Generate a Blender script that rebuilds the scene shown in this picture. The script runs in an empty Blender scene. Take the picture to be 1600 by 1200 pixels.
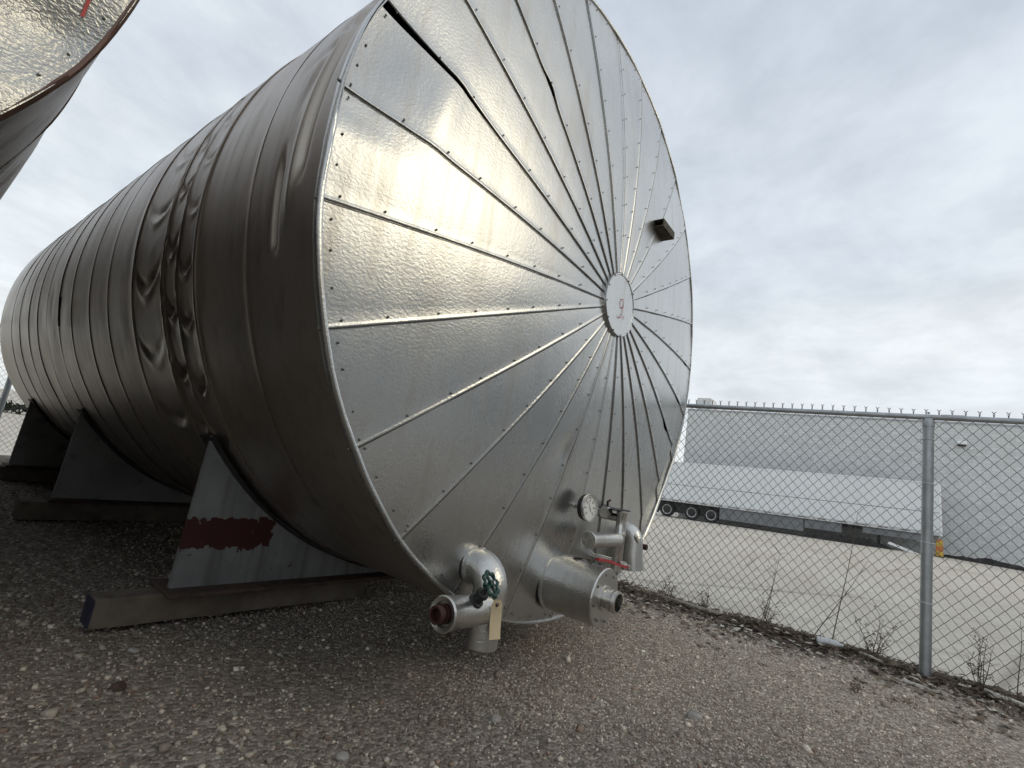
import bpy, bmesh, math, random
import numpy as np
from mathutils import Vector, Matrix
R_ = math.radians
rng = np.random.default_rng(7); random.seed(7)
SC = bpy.context.scene
COL = SC.collection

# ------------------------------------------------------------------ camera
cam_d = bpy.data.cameras.new('camera'); cam = bpy.data.objects.new('camera', cam_d); COL.objects.link(cam)
cam_d.sensor_width = 36.0; cam_d.lens = 36.0 * 769.0 / 1600.0
cam_d.clip_start = 0.05; cam_d.clip_end = 5000
FW = Vector((0.7683797, 0.61736788, 0.16866992)); RT = Vector((0.59764054, -0.78644382, 0.15598689)); UP = Vector((-0.22895072, 0.01905318, 0.97325153))
CAM = Vector((-2.487, -1.463, 0.981))
cam.matrix_world = Matrix(((RT.x, UP.x, -FW.x, CAM.x), (RT.y, UP.y, -FW.y, CAM.y), (RT.z, UP.z, -FW.z, CAM.z), (0, 0, 0, 1)))
SC.camera = cam
# ------------------------------------------------------------------ sky and sun
SUN_DIR = Vector((0.33, -0.82, 0.46)).normalized()      # towards the veiled sun, behind the camera
w = bpy.data.worlds.new('World'); SC.world = w; w.use_nodes = True
nt = w.node_tree; nt.nodes.clear(); N = nt.nodes.new; L = nt.links.new
def math_node(nt, op, a, b=None, c=None, clamp=False):
    n = nt.nodes.new('ShaderNodeMath'); n.operation = op; n.use_clamp = clamp
    for i, v in enumerate((a, b, c)):
        if v is None: continue
        if isinstance(v, (int, float)): n.inputs[i].default_value = v
        else: nt.links.new(v, n.inputs[i])
    return n.outputs[0]
def ramp_node(nt, fac, stops, interp='LINEAR'):
    n = nt.nodes.new('ShaderNodeValToRGB'); n.color_ramp.interpolation = interp
    el = n.color_ramp.elements
    while len(el) < len(stops): el.new(0.5)
    for e, (pos, col) in zip(el, stops):
        e.position = pos; e.color = (col, col, col, 1) if isinstance(col, (int, float)) else (*col, 1)
    nt.links.new(fac, n.inputs[0]); return n.outputs[0]
def mixc(nt, fac, a, b, mode='MIX'):
    n = nt.nodes.new('ShaderNodeMix'); n.data_type = 'RGBA'; n.blend_type = mode
    for idx, v in ((0, fac), (6, a), (7, b)):
        sock = n.inputs[idx]
        if isinstance(v, (int, float)): sock.default_value = v if idx == 0 else (v, v, v, 1)
        elif isinstance(v, tuple): sock.default_value = (*v, 1)
        else: nt.links.new(v, sock)
    return n.outputs[2]
tc = N('ShaderNodeTexCoord')
sep = N('ShaderNodeSeparateXYZ'); L(tc.outputs['Generated'], sep.inputs[0])
zz = math_node(nt, 'ADD', math_node(nt, 'MAXIMUM', sep.outputs[2], 0.0), 0.16)
cmb = N('ShaderNodeCombineXYZ')
L(math_node(nt, 'DIVIDE', sep.outputs[0], zz), cmb.inputs[0]); L(math_node(nt, 'DIVIDE', sep.outputs[1], zz), cmb.inputs[1])
def noise(nt, vec, scale, detail=5, rough=0.55, dist=0.0):
    n = nt.nodes.new('ShaderNodeTexNoise'); n.inputs['Scale'].default_value = scale; n.inputs['Detail'].default_value = detail
    n.inputs['Roughness'].default_value = rough; n.inputs['Distortion'].default_value = dist
    if vec is not None: nt.links.new(vec, n.inputs['Vector'])
    return n.outputs['Fac']
n1 = noise(nt, cmb.outputs[0], 0.75, 7, 0.58, 0.35)
n2 = noise(nt, cmb.outputs[0], 2.6, 6, 0.6, 0.2)
cl = math_node(nt, 'ADD', math_node(nt, 'MULTIPLY', n1, 0.7), math_node(nt, 'MULTIPLY', n2, 0.3))
cloud = ramp_node(nt, cl, [(0.36, (0.55, 0.62, 0.705)), (0.47, (0.63, 0.69, 0.765)), (0.56, (0.70, 0.75, 0.80)), (0.68, (0.81, 0.845, 0.87))])
hor = ramp_node(nt, sep.outputs[2], [(0.0, 0.95), (0.12, 0.72), (0.38, 0.2), (0.75, 0.0)])
cloud = mixc(nt, hor, cloud, (0.85, 0.885, 0.885))
cl2 = ramp_node(nt, n2, [(0.35, 0.90), (0.65, 1.07)])
cloud = mixc(nt, 1.0, cloud, cl2, 'MULTIPLY')
dt = N('ShaderNodeVectorMath'); dt.operation = 'DOT_PRODUCT'; L(tc.outputs['Generated'], dt.inputs[0]); dt.inputs[1].default_value = SUN_DIR
glow = math_node(nt, 'POWER', math_node(nt, 'MAXIMUM', dt.outputs['Value'], 0.0), 14.0)
cloud = mixc(nt, math_node(nt, 'MULTIPLY', glow, 0.7), cloud, (1.40, 1.32, 1.10))   # thin cloud in front of the sun
sky = N('ShaderNodeTexSky'); sky.sky_type = 'NISHITA'; sky.sun_disc = False
sky.sun_elevation = math.asin(SUN_DIR.z); sky.sun_rotation = math.atan2(SUN_DIR.x, SUN_DIR.y)
sky.air_density = 1.0; sky.dust_density = 2.0
b1 = N('ShaderNodeBackground'); b1.inputs[1].default_value = 0.12; L(sky.outputs[0], b1.inputs[0])
b2 = N('ShaderNodeBackground'); b2.inputs[1].default_value = 1.04; L(cloud, b2.inputs[0])
mx = N('ShaderNodeMixShader'); mx.inputs[0].default_value = 0.90
L(b1.outputs[0], mx.inputs[1]); L(b2.outputs[0], mx.inputs[2])
wo = N('ShaderNodeOutputWorld'); L(mx.outputs[0], wo.inputs[0])
sd = bpy.data.lights.new('sun', 'SUN'); sd.energy = 0.5; sd.angle = R_(32); sd.color = (1.0, 0.88, 0.62)
so = bpy.data.objects.new('sun', sd); COL.objects.link(so); so.rotation_euler = SUN_DIR.to_track_quat('Z', 'Y').to_euler()
SC.view_settings.view_transform = 'Standard'; SC.view_settings.look = 'None'
SC.view_settings.exposure = 0.12; SC.view_settings.gamma = 1.0; SC.view_settings.use_curve_mapping = False
SC.render.engine = 'CYCLES'; SC.cycles.use_denoising = True
SC.cycles.use_adaptive_sampling = True; SC.cycles.adaptive_threshold = 0.02
SC.cycles.max_bounces = 7; SC.cycles.diffuse_bounces = 3; SC.cycles.glossy_bounces = 6; SC.cycles.use_auto_tile = False; SC.cycles.caustics_reflective = False; SC.cycles.caustics_refractive = False

# ------------------------------------------------------------------ materials
MATS = {}
def new_mat(name):
    m = bpy.data.materials.new(name); m.use_nodes = True; nt = m.node_tree
    MATS[name] = m
    return m, nt, nt.nodes['Principled BSDF']
def coords(nt, scale=(1, 1, 1), kind='Object'):
    t = nt.nodes.new('ShaderNodeTexCoord'); mp = nt.nodes.new('ShaderNodeMapping'); mp.inputs['Scale'].default_value = scale
    nt.links.new(t.outputs[kind], mp.inputs[0]); return mp.outputs[0]
def bump(nt, bsdf, h, strength, dist, chain=None):
    b = nt.nodes.new('ShaderNodeBump'); b.inputs['Strength'].default_value = strength; b.inputs['Distance'].default_value = dist
    nt.links.new(h, b.inputs['Height'])
    if chain is not None: nt.links.new(chain, b.inputs['Normal'])
    nt.links.new(b.outputs[0], bsdf.inputs['Normal']); return b.outputs[0]
def basic(name, col, rough=0.6, metal=0.0, var=0.25, nscale=6.0, bmp=0.0, bscale=60.0, bdist=0.003, rvar=0.1, dirt=None, dirt_amt=0.4):
    m, nt, b = new_mat(name)
    v = coords(nt)
    n = noise(nt, v, nscale, 6, 0.6)
    lo = tuple(c * (1 - var) for c in col); hi = tuple(min(c * (1 + var), 1) for c in col)
    c = ramp_node(nt, n, [(0.3, lo), (0.7, hi)])
    if dirt:
        dn = ramp_node(nt, noise(nt, v, nscale * 0.5, 8, 0.7), [(0.45, 0.0), (0.7, dirt_amt)])
        c = mixc(nt, dn, c, dirt)
    nt.links.new(c, b.inputs['Base Color'])
    nt.links.new(ramp_node(nt, noise(nt, v, nscale * 2.3, 4), [(0.3, max(rough - rvar, 0.02)), (0.7, min(rough + rvar, 1))]), b.inputs['Roughness'])
    b.inputs['Metallic'].default_value = metal
    if bmp: bump(nt, b, noise(nt, v, bscale, 3, 0.6), bmp, bdist)
    return m
def aluminium(name, base, rough, stucco, streaks, brown, bumpd=0.0016):
    """clad sheet metal: embossed grain, weather streaks, dull patches"""
    m, nt, b = new_mat(name)
    v = coords(nt)
    info = nt.nodes.new('ShaderNodeObjectInfo')
    big = noise(nt, v, 1.3, 5, 0.6, 0.3)
    st = noise(nt, coords(nt, (9, 9, 0.55)), 1.6, 6, 0.65)
    fine = noise(nt, v, 26, 5, 0.7)
    c = ramp_node(nt, big, [(0.3, tuple(x * 0.86 for x in base)), (0.7, base)])
    c = mixc(nt, math_node(nt, 'MULTIPLY', ramp_node(nt, st, [(0.52, 0.0), (0.74, 1.0)]), streaks), c, brown)
    c = mixc(nt, math_node(nt, 'MULTIPLY', ramp_node(nt, fine, [(0.60, 0.0), (0.80, 1.0)]), 0.22), c, tuple(x * 0.45 for x in base))
    tone = math_node(nt, 'ADD', math_node(nt, 'MULTIPLY', info.outputs['Random'], 0.14), 0.90)
    c = mixc(nt, 1.0, c, tone, 'MULTIPLY')
    nt.links.new(c, b.inputs['Base Color'])
    b.inputs['Metallic'].default_value = 0.95
    r = ramp_node(nt, math_node(nt, 'ADD', math_node(nt, 'MULTIPLY', big, 0.6), math_node(nt, 'MULTIPLY', st, 0.4)), [(0.3, rough - 0.06), (0.7, rough + 0.09)])
    nt.links.new(r, b.inputs['Roughness'])
    ch = None
    wob = noise(nt, v, 2.4, 2, 0.5)
    bb = nt.nodes.new('ShaderNodeBump'); bb.inputs['Strength'].default_value = 0.5; bb.inputs['Distance'].default_value = 0.010
    nt.links.new(wob, bb.inputs['Height'])
    if stucco:
        st_ = noise(nt, coords(nt, (1.0, 1.0, 1.3)), 75, 1.5, 0.5, 0.4)
        bump(nt, b, ramp_node(nt, st_, [(0.36, 0.0), (0.64, 1.0)]), stucco, bumpd, bb.outputs[0])
    else:
        bump(nt, b, noise(nt, coords(nt, (60, 3, 60)), 1.0, 3, 0.6), 0.12, 0.002, bb.outputs[0])
    return m
aluminium('head_aluminium', (0.575, 0.58, 0.575), 0.26, 0.11, 0.55, (0.40, 0.365, 0.32), 0.0028)
aluminium('old_head_aluminium', (0.50, 0.495, 0.47), 0.36, 0.40, 0.3, (0.42, 0.38, 0.33), 0.004)
aluminium('shell_aluminium', (0.47, 0.425, 0.38), 0.36, 0.0, 0.6, (0.22, 0.175, 0.14))
aluminium('pipe_cladding', (0.64, 0.635, 0.61), 0.30, 0.20, 0.5, (0.40, 0.35, 0.29), 0.003)
basic('galvanised_steel', (0.42, 0.44, 0.45), 0.5, 0.75, 0.18, 9, 0.1, 40, 0.002)
basic('fence_wire', (0.085, 0.09, 0.09), 0.6, 0.2, 0.2, 9)
basic('pale_wire', (0.75, 0.75, 0.74), 0.45, 0.5, 0.1, 20)
basic('dark_screw', (0.14, 0.135, 0.125), 0.45, 0.6, 0.3, 30)
basic('lap_dark', (0.055, 0.05, 0.043), 0.8, 0.0, 0.6, 9)
basic('dark_void', (0.012, 0.011, 0.010), 0.9)
basic('stainless', (0.62, 0.61, 0.58), 0.26, 1.0, 0.15, 18, 0.05, 60, 0.001, dirt=(0.25, 0.22, 0.19))
basic('rusty_red_iron', (0.050, 0.015, 0.013), 0.6, 0.2, 0.4, 25, 0.3, 80, 0.003, dirt=(0.06, 0.03, 0.025))
basic('red_paint', (0.42, 0.03, 0.035), 0.45, 0.0, 0.2, 30, dirt=(0.15, 0.04, 0.03))
basic('red_marker', (0.55, 0.10, 0.09), 0.7, 0.0, 0.2, 30)
basic('green_paint', (0.006, 0.045, 0.035), 0.35, 0.0, 0.3, 40)
basic('white_dial', (0.78, 0.77, 0.73), 0.4, 0.0, 0.04, 8)
basic('black_ink', (0.02, 0.02, 0.02), 0.6)
basic('manila_card', (0.62, 0.50, 0.32), 0.8, 0.0, 0.08, 14)
basic('insulation', (0.09, 0.075, 0.06), 0.9, 0.0, 0.4, 30, 0.8, 60, 0.01)
basic('rust', (0.075, 0.05, 0.038), 0.8, 0.1, 0.4, 14, 0.5, 50, 0.004)
basic('blue_paint', (0.012, 0.018, 0.05), 0.6, 0.0, 0.3, 20, dirt=(0.1, 0.08, 0.07))
basic('trailer_white', (0.80, 0.84, 0.85), 0.32, 0.0, 0.04, 0.6, dirt=(0.5, 0.5, 0.48), dirt_amt=0.25)
basic('trailer_rail', (0.55, 0.56, 0.56), 0.4, 0.6, 0.1, 4)
basic('trailer_grey', (0.20, 0.21, 0.22), 0.6, 0.1, 0.15, 2)
basic('rubber', (0.02, 0.02, 0.02), 0.8, 0.0, 0.3, 8)
basic('black_steel', (0.025, 0.024, 0.024), 0.6, 0.1, 0.3, 6)
basic('wheel_rim', (0.5, 0.5, 0.49), 0.4, 0.5, 0.1, 6)
basic('orange_plastic', (0.48, 0.16, 0.04), 0.5, 0.0, 0.15, 6)
basic('yellow_plastic', (0.55, 0.36, 0.06), 0.5, 0.0, 0.15, 6)
basic('lamp_white', (0.85, 0.86, 0.86), 0.4, 0.0, 0.05, 4)
basic('dry_stem', (0.17, 0.13, 0.09), 0.9, 0.0, 0.35, 20)
basic('dry_grass', (0.17, 0.125, 0.08), 0.9, 0.0, 0.4, 12)
basic('leaf_litter', (0.095, 0.066, 0.046), 0.95, 0.0, 0.5, 12)
basic('pale_wood', (0.58, 0.54, 0.47), 0.85, 0.0, 0.25, 9, 0.3, 60, 0.003)
basic('white_plastic', (0.72, 0.74, 0.75), 0.35, 0.0, 0.06, 14)
basic('pale_stone', (0.33, 0.31, 0.285), 0.9, 0.0, 0.3, 14, 0.6, 50, 0.006)
basic('dark_rubble', (0.03, 0.027, 0.025), 0.9, 0.0, 0.5, 3, 0.8, 10, 0.05)
basic('hedge_leaf', (0.02, 0.026, 0.016), 0.9, 0.0, 0.5, 3, 0.8, 10, 0.05)
basic('shed_wall', (0.44, 0.46, 0.48), 0.7, 0.0, 0.1, 1)
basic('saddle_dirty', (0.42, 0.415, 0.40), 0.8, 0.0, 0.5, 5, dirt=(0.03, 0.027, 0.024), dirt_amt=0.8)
basic('stained_rim', (0.16, 0.10, 0.08), 0.55, 0.3, 0.5, 6, dirt=(0.08, 0.03, 0.025), dirt_amt=0.8)
basic('timber', (0.135, 0.108, 0.082), 0.85, 0.0, 0.3, 7, 0.4, 50, 0.004, dirt=(0.21, 0.18, 0.15))
# yard gravel bed, pale fines by the fence with daylight painted in too
m, nt, b = new_mat('gravel_bed')
v = coords(nt)
g1 = noise(nt, v, 1.1, 6, 0.6); g2 = noise(nt, v, 70, 6, 0.75)
vo = nt.nodes.new('ShaderNodeTexVoronoi'); vo.inputs['Scale'].default_value = 62; nt.links.new(v, vo.inputs['Vector'])
sp = nt.nodes.new('ShaderNodeSeparateXYZ'); nt.links.new(vo.outputs['Color'], sp.inputs[0])
c = ramp_node(nt, sp.outputs[0], [(0.0, (0.125, 0.104, 0.083)), (0.5, (0.235, 0.204, 0.168)), (0.85, (0.335, 0.296, 0.248)), (1.0, (0.47, 0.425, 0.365))])
c = mixc(nt, ramp_node(nt, g2, [(0.42, 0.0), (0.70, 0.7)]), c, (0.092, 0.069, 0.050))
c = mixc(nt, ramp_node(nt, g1, [(0.42, 0.0), (0.66, 0.35)]), c, (0.150, 0.124, 0.099))
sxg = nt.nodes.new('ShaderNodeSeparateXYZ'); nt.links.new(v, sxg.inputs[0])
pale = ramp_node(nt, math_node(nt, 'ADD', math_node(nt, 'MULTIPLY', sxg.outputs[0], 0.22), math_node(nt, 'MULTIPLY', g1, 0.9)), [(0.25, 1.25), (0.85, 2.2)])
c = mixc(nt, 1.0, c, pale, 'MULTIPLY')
nt.links.new(c, b.inputs['Base Color']); b.inputs['Roughness'].default_value = 0.95
hb = bump(nt, b, vo.outputs['Distance'], 0.9, -0.012)
bump(nt, b, g2, 0.8, 0.008, hb)
m, nt, b = new_mat('gravel_stone')
at = nt.nodes.new('ShaderNodeAttribute'); at.attribute_name = 'stone'
c = mixc(nt, 0.35, at.outputs['Color'], mixc(nt, 1.0, at.outputs['Color'], ramp_node(nt, noise(nt, coords(nt), 160, 3), [(0.3, 0.5), (0.7, 1.4)]), 'MULTIPLY'))
nt.links.new(c, b.inputs['Base Color']); b.inputs['Roughness'].default_value = 0.9
# pale lot beyond the fence
m, nt, b = new_mat('pale_lot')
v = coords(nt)
a1 = noise(nt, v, 0.35, 7, 0.6); a2 = noise(nt, v, 9, 7, 0.7); a3 = noise(nt, coords(nt, (0.25, 1.6, 1)), 0.7, 5, 0.6)
c = ramp_node(nt, a1, [(0.3, (0.54, 0.495, 0.42)), (0.7, (0.66, 0.62, 0.545))])
c = mixc(nt, ramp_node(nt, a2, [(0.42, 0.0), (0.72, 0.6)]), c, (0.36, 0.315, 0.255))
c = mixc(nt, ramp_node(nt, a3, [(0.48, 0.0), (0.70, 0.4)]), c, (0.45, 0.375, 0.30))
trk = noise(nt, coords(nt, (1.5, 0.10, 1)), 0.9, 5, 0.6, 0.4)
c = mixc(nt, ramp_node(nt, trk, [(0.56, 0.0), (0.66, 0.35)]), c, (0.38, 0.345, 0.30))
crk = nt.nodes.new('ShaderNodeTexVoronoi'); crk.feature = 'DISTANCE_TO_EDGE'; crk.inputs['Scale'].default_value = 0.22; nt.links.new(v, crk.inputs['Vector'])
c = mixc(nt, ramp_node(nt, crk.outputs['Distance'], [(0.0, 0.55), (0.012, 0.0)]), c, (0.22, 0.19, 0.155))
nt.links.new(c, b.inputs['Base Color']); b.inputs['Roughness'].default_value = 0.95
bump(nt, b, a2, 0.5, 0.02)
# painted steel saddle with a red-brown brushed band and rust at the edges
def saddle_mat(name, x0, x1, z0, z1, band):
    m, nt, b = new_mat(name)
    v = coords(nt); sx = nt.nodes.new('ShaderNodeSeparateXYZ'); nt.links.new(v, sx.inputs[0])
    n = noise(nt, v, 3, 6, 0.65); nz = noise(nt, coords(nt, (14, 14, 22)), 1.0, 5, 0.65)
    c = ramp_node(nt, n, [(0.3, (0.15, 0.153, 0.15)), (0.7, (0.26, 0.263, 0.255))])
    drip = noise(nt, coords(nt, (20, 20, 1.2)), 1.0, 5, 0.6)
    c = mixc(nt, ramp_node(nt, drip, [(0.48, 0.0), (0.66, 0.6)]), c, (0.10, 0.092, 0.082))
    off = math_node(nt, 'MULTIPLY', math_node(nt, 'SUBTRACT', nz, 0.5), 0.16)
    zj = math_node(nt, 'ADD', sx.outputs[2], off); xj = math_node(nt, 'ADD', sx.outputs[0], math_node(nt, 'MULTIPLY', off, 0.6))
    k = math_node(nt, 'MULTIPLY', math_node(nt, 'GREATER_THAN', zj, z0), math_node(nt, 'LESS_THAN', zj, z1))
    k = math_node(nt, 'MULTIPLY', k, math_node(nt, 'MULTIPLY', math_node(nt, 'GREATER_THAN', xj, x0), math_node(nt, 'LESS_THAN', xj, x1)))
    c = mixc(nt, k, c, band)
    spots = ramp_node(nt, noise(nt, v, 17, 6, 0.75), [(0.63, 0.0), (0.68, 1.0)], 'LINEAR')
    c = mixc(nt, spots, c, (0.10, 0.05, 0.035))
    nt.links.new(c, b.inputs['Base Color']); b.inputs['Roughness'].default_value = 0.6
    bump(nt, b, nz, 0.15, 0.004)
saddle_mat('saddle_paint', -2.0, -1.00, 0.355, 0.505, (0.050, 0.010, 0.009))
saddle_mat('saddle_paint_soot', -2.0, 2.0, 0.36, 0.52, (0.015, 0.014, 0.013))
# block wall of the far building
m, nt, b = new_mat('block_wall')
tcn = nt.nodes.new('ShaderNodeTexCoord'); sx = nt.nodes.new('ShaderNodeSeparateXYZ'); nt.links.new(tcn.outputs['Object'], sx.inputs[0])
cb = nt.nodes.new('ShaderNodeCombineXYZ'); nt.links.new(sx.outputs[1], cb.inputs[0]); nt.links.new(sx.outputs[2], cb.inputs[1])
br = nt.nodes.new('ShaderNodeTexBrick'); nt.links.new(cb.outputs[0], br.inputs['Vector'])
br.inputs['Color1'].default_value = (0.62, 0.635, 0.635, 1); br.inputs['Color2'].default_value = (0.76, 0.77, 0.765, 1); br.inputs['Mortar'].default_value = (0.54, 0.55, 0.55, 1)
br.inputs['Scale'].default_value = 1.0; br.inputs['Brick Width'].default_value = 0.4; br.inputs['Row Height'].default_value = 0.2; br.inputs['Mortar Size'].default_value = 0.012
v = coords(nt)
c = mixc(nt, ramp_node(nt, noise(nt, v, 0.25, 6, 0.6), [(0.35, 0.0), (0.7, 0.35)]), br.outputs['Color'], (0.57, 0.58, 0.58))
nt.links.new(c, b.inputs['Base Color']); b.inputs['Roughness'].default_value = 0.9
bump(nt, b, noise(nt, v, 12, 5), 0.4, 0.02)

# ------------------------------------------------------------------ mesh helpers
def world_loc(o):
    p = Vector((0, 0, 0))
    while o is not None: p += o.location; o = o.parent
    return p
def tag(o, label=None, cat=None, group=None, kind=None):
    if label: o['label'] = label
    if cat: o['category'] = cat
    if group: o['group'] = group
    if kind: o['kind'] = kind
    return o
def empty(name, loc, label, cat, group=None):
    o = bpy.data.objects.new(name, None); COL.objects.link(o); o.location = loc; o.empty_display_size = 0.2
    return tag(o, label, cat, group)
class MB:
    def __init__(s): s.v = []; s.f = []; s.n = 0
    def add(s, verts, faces):
        s.v.extend([tuple(map(float, q)) for q in verts]); s.f.extend([tuple(int(i) + s.n for i in f) for f in faces]); s.n = len(s.v); return s
    def box(s, lo, hi, ch=0.0, rot=None, about=None):
        lo = np.array(lo, float); hi = np.array(hi, float)
        if ch <= 0:
            c = [(x, y, z) for x in (lo[0], hi[0]) for y in (lo[1], hi[1]) for z in (lo[2], hi[2])]
            f = [(0, 1, 3, 2), (4, 6, 7, 5), (0, 4, 5, 1), (2, 3, 7, 6), (0, 2, 6, 4), (1, 5, 7, 3)]
        else:
            bm = bmesh.new(); bmesh.ops.create_cube(bm, size=1.0)
            for q in bm.verts: q.co = Vector([(lo[i] + hi[i]) / 2 + q.co[i] * (hi[i] - lo[i]) for i in range(3)])
            bmesh.ops.bevel(bm, geom=bm.edges[:], offset=ch, segments=1, affect='EDGES', profile=0.5)
            bm.verts.index_update(); c = [tuple(q.co) for q in bm.verts]; f = [tuple(q.index for q in fc.verts) for fc in bm.faces]; bm.free()
        if rot is not None:
            a = Vector(about if about is not None else (lo + hi) / 2); c = [tuple(rot @ (Vector(q) - a) + a) for q in c]
        return s.add(c, f)
    def tube(s, pts, r, n=8, cap=True):
        pts = [Vector(q) for q in pts]; m = len(pts); rr = r if hasattr(r, '__len__') else [r] * m
        d0 = (pts[1] - pts[0]).normalized(); a = Vector((0, 0, 1)) if abs(d0.z) < 0.9 else Vector((1, 0, 0))
        u = d0.cross(a).normalized(); vs = []
        for i in range(m):
            d = (pts[min(i + 1, m - 1)] - pts[max(i - 1, 0)]); d = d.normalized() if d.length > 1e-9 else d0
            u = (u - d * u.dot(d)).normalized(); w_ = d.cross(u)
            for k in range(n):
                t = 2 * math.pi * k / n; vs.append(pts[i] + (u * math.cos(t) + w_ * math.sin(t)) * rr[i])
        fs = [(i * n + k, i * n + (k + 1) % n, (i + 1) * n + (k + 1) % n, (i + 1) * n + k) for i in range(m - 1) for k in range(n)]
        if cap: fs += [tuple(range(n - 1, -1, -1)), tuple((m - 1) * n + k for k in range(n))]
        return s.add(vs, fs)
    def lathe(s, prof, org, axis, n=32, cap=(True, True)):
        """prof: list of (distance along axis, radius)"""
        ax = Vector(axis).normalized(); a = Vector((0, 0, 1)) if abs(ax.z) < 0.9 else Vector((1, 0, 0)); u = ax.cross(a).normalized(); w_ = ax.cross(u); o = Vector(org)
        vs = [o + ax * t + (u * math.cos(2 * math.pi * k / n) + w_ * math.sin(2 * math.pi * k / n)) * r for t, r in prof for k in range(n)]
        fs = [(i * n + k, i * n + (k + 1) % n, (i + 1) * n + (k + 1) % n, (i + 1) * n + k) for i in range(len(prof) - 1) for k in range(n)]
        if cap[0]: fs.append(tuple(range(n - 1, -1, -1)))
        if cap[1]: fs.append(tuple((len(prof) - 1) * n + k for k in range(n)))
        return s.add(vs, fs)
    def grid(s, P):
        """P: array (a, b, 3)"""
        a, b_ = P.shape[:2]; I = np.arange(a * b_).reshape(a, b_)
        f = np.stack([I[:-1, :-1], I[1:, :-1], I[1:, 1:], I[:-1, 1:]], -1).reshape(-1, 4)
        return s.add(P.reshape(-1, 3), f)
    def build(s, name, mat, parent=None, smooth=False, angle=35, fixn=True, base=None):
        me = bpy.data.meshes.new(name)
        off = world_loc(parent) if parent is not None else Vector(base) if base is not None else Vector((0, 0, 0))
        me.from_pydata([(q[0] - off.x, q[1] - off.y, q[2] - off.z) for q in s.v], [], s.f); me.update()
        if fixn:
            bm = bmesh.new(); bm.from_mesh(me); bmesh.ops.recalc_face_normals(bm, faces=bm.faces); bm.to_mesh(me); bm.free()
        if smooth:
            me.polygons.foreach_set('use_smooth', np.ones(len(me.polygons), bool)); me.set_sharp_from_angle(angle=R_(angle))
        o = bpy.data.objects.new(name, me); COL.objects.link(o)
        for mt in (mat if isinstance(mat, (list, tuple)) else [mat]): me.materials.append(MATS[mt])
        if parent is not None: o.parent = parent
        elif base is not None: o.location = base
        return o
def fast_mesh(name, V, F, mat, attr=None, smooth=False, parent=None):
    """numpy vertices (n,3) and triangles/quads (m,k)"""
    k = F.shape[1]; me = bpy.data.meshes.new(name)
    me.vertices.add(len(V)); me.vertices.foreach_set('co', V.astype(np.float32).ravel())
    me.loops.add(F.size); me.loops.foreach_set('vertex_index', F.astype(np.int32).ravel())
    me.polygons.add(len(F)); me.polygons.foreach_set('loop_start', (np.arange(len(F)) * k).astype(np.int32))
    me.update(calc_edges=True)
    if smooth: me.polygons.foreach_set('use_smooth', np.ones(len(F), bool))
    if attr is not None:
        a = me.attributes.new('stone', 'FLOAT_COLOR', 'POINT'); a.data.foreach_set('color', attr.astype(np.float32).ravel())
    me.materials.append(MATS[mat]); o = bpy.data.objects.new(name, me); COL.objects.link(o)
    if parent is not None: o.parent = parent
    return o
def vnoise(x, y, seed=0, oct=4, f=1.0):
    """cheap smooth value noise in numpy, about -1..1"""
    x = np.asarray(x, float); y = np.asarray(y, float); out = np.zeros(np.broadcast(x, y).shape); amp = 1.0; tot = 0
    for o in range(oct):
        X, Y = x * f, y * f; xi, yi = np.floor(X).astype(int), np.floor(Y).astype(int); u, v_ = X - xi, Y - yi
        u = u * u * (3 - 2 * u); v_ = v_ * v_ * (3 - 2 * v_)
        h = lambda a, b_: ((np.sin((a * 127.1 + b_ * 311.7 + seed * 74.7 + o * 19.19)) * 43758.5453) % 1.0) * 2 - 1
        out += amp * ((h(xi, yi) * (1 - u) + h(xi + 1, yi) * u) * (1 - v_) + (h(xi, yi + 1) * (1 - u) + h(xi + 1, yi + 1) * u) * v_)
        tot += amp; amp *= 0.5; f *= 2.0
    return out / tot
def sstep(a, b_, x):
    t = np.clip((x - a) / (b_ - a), 0, 1); return t * t * (3 - 2 * t)

# ------------------------------------------------------------------ ground
def lot_z(x, y): return -0.04 * (np.clip(y, -3, 22) + 3.0) - 0.02
def yard_z(x, y):
    z = 0.022 * vnoise(x, y, 3, 4, 0.55) + 0.010 * vnoise(x, y, 9, 3, 2.6)
    z = z + 0.05 * np.exp(-((x - 2.35) / 0.35) ** 2) * (0.6 + 0.5 * vnoise(y, x * 0.3, 5, 3, 1.3))     # raised strip at the fence
    edge = sstep(2.62, 3.3, x + 0.10 * vnoise(y, x * 0, 8, 3, 1.1)); rear = sstep(9.1, 10.2, y)
    k = np.maximum(edge, rear)
    return z * (1 - k) + (lot_z(x, y) - 0.05) * k
xs = np.concatenate([[-1500, -300, -60], np.linspace(-20, 45, 40), [60, 120, 300, 900, 1500]]); ys = np.concatenate([[-1500, -300, -60], np.linspace(-30, 45, 76), [80, 200, 500, 1500]])
X, Y = np.meshgrid(xs, ys, indexing='ij'); Z = lot_z(X, Y); 
Zin = np.where((X < 2.4) & (X > -14) & (Y < 8.5) & (Y > -4.5), np.minimum(Z, -0.25), Z)   # sinks under the raised gravel yard
tag(MB().grid(np.stack([X, Y, Zin], -1)).build('lot', 'pale_lot', smooth=True, fixn=False), kind='structure')
xs = np.concatenate([np.linspace(-14, -3.0, 24)[:-1], np.linspace(-3.0, 3.4, 180)]); ys = np.concatenate([np.linspace(-5.6, -2.6, 12)[:-1], np.linspace(-2.6, 3.0, 150)[:-1], np.linspace(3.0, 10.4, 70)])
X, Y = np.meshgrid(xs, ys, indexing='ij')
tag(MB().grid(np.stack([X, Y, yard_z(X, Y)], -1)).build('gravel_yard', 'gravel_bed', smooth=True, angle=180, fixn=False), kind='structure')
def gz(x, y): return float(yard_z(np.array(x, float), np.array(y, float)))
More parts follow.
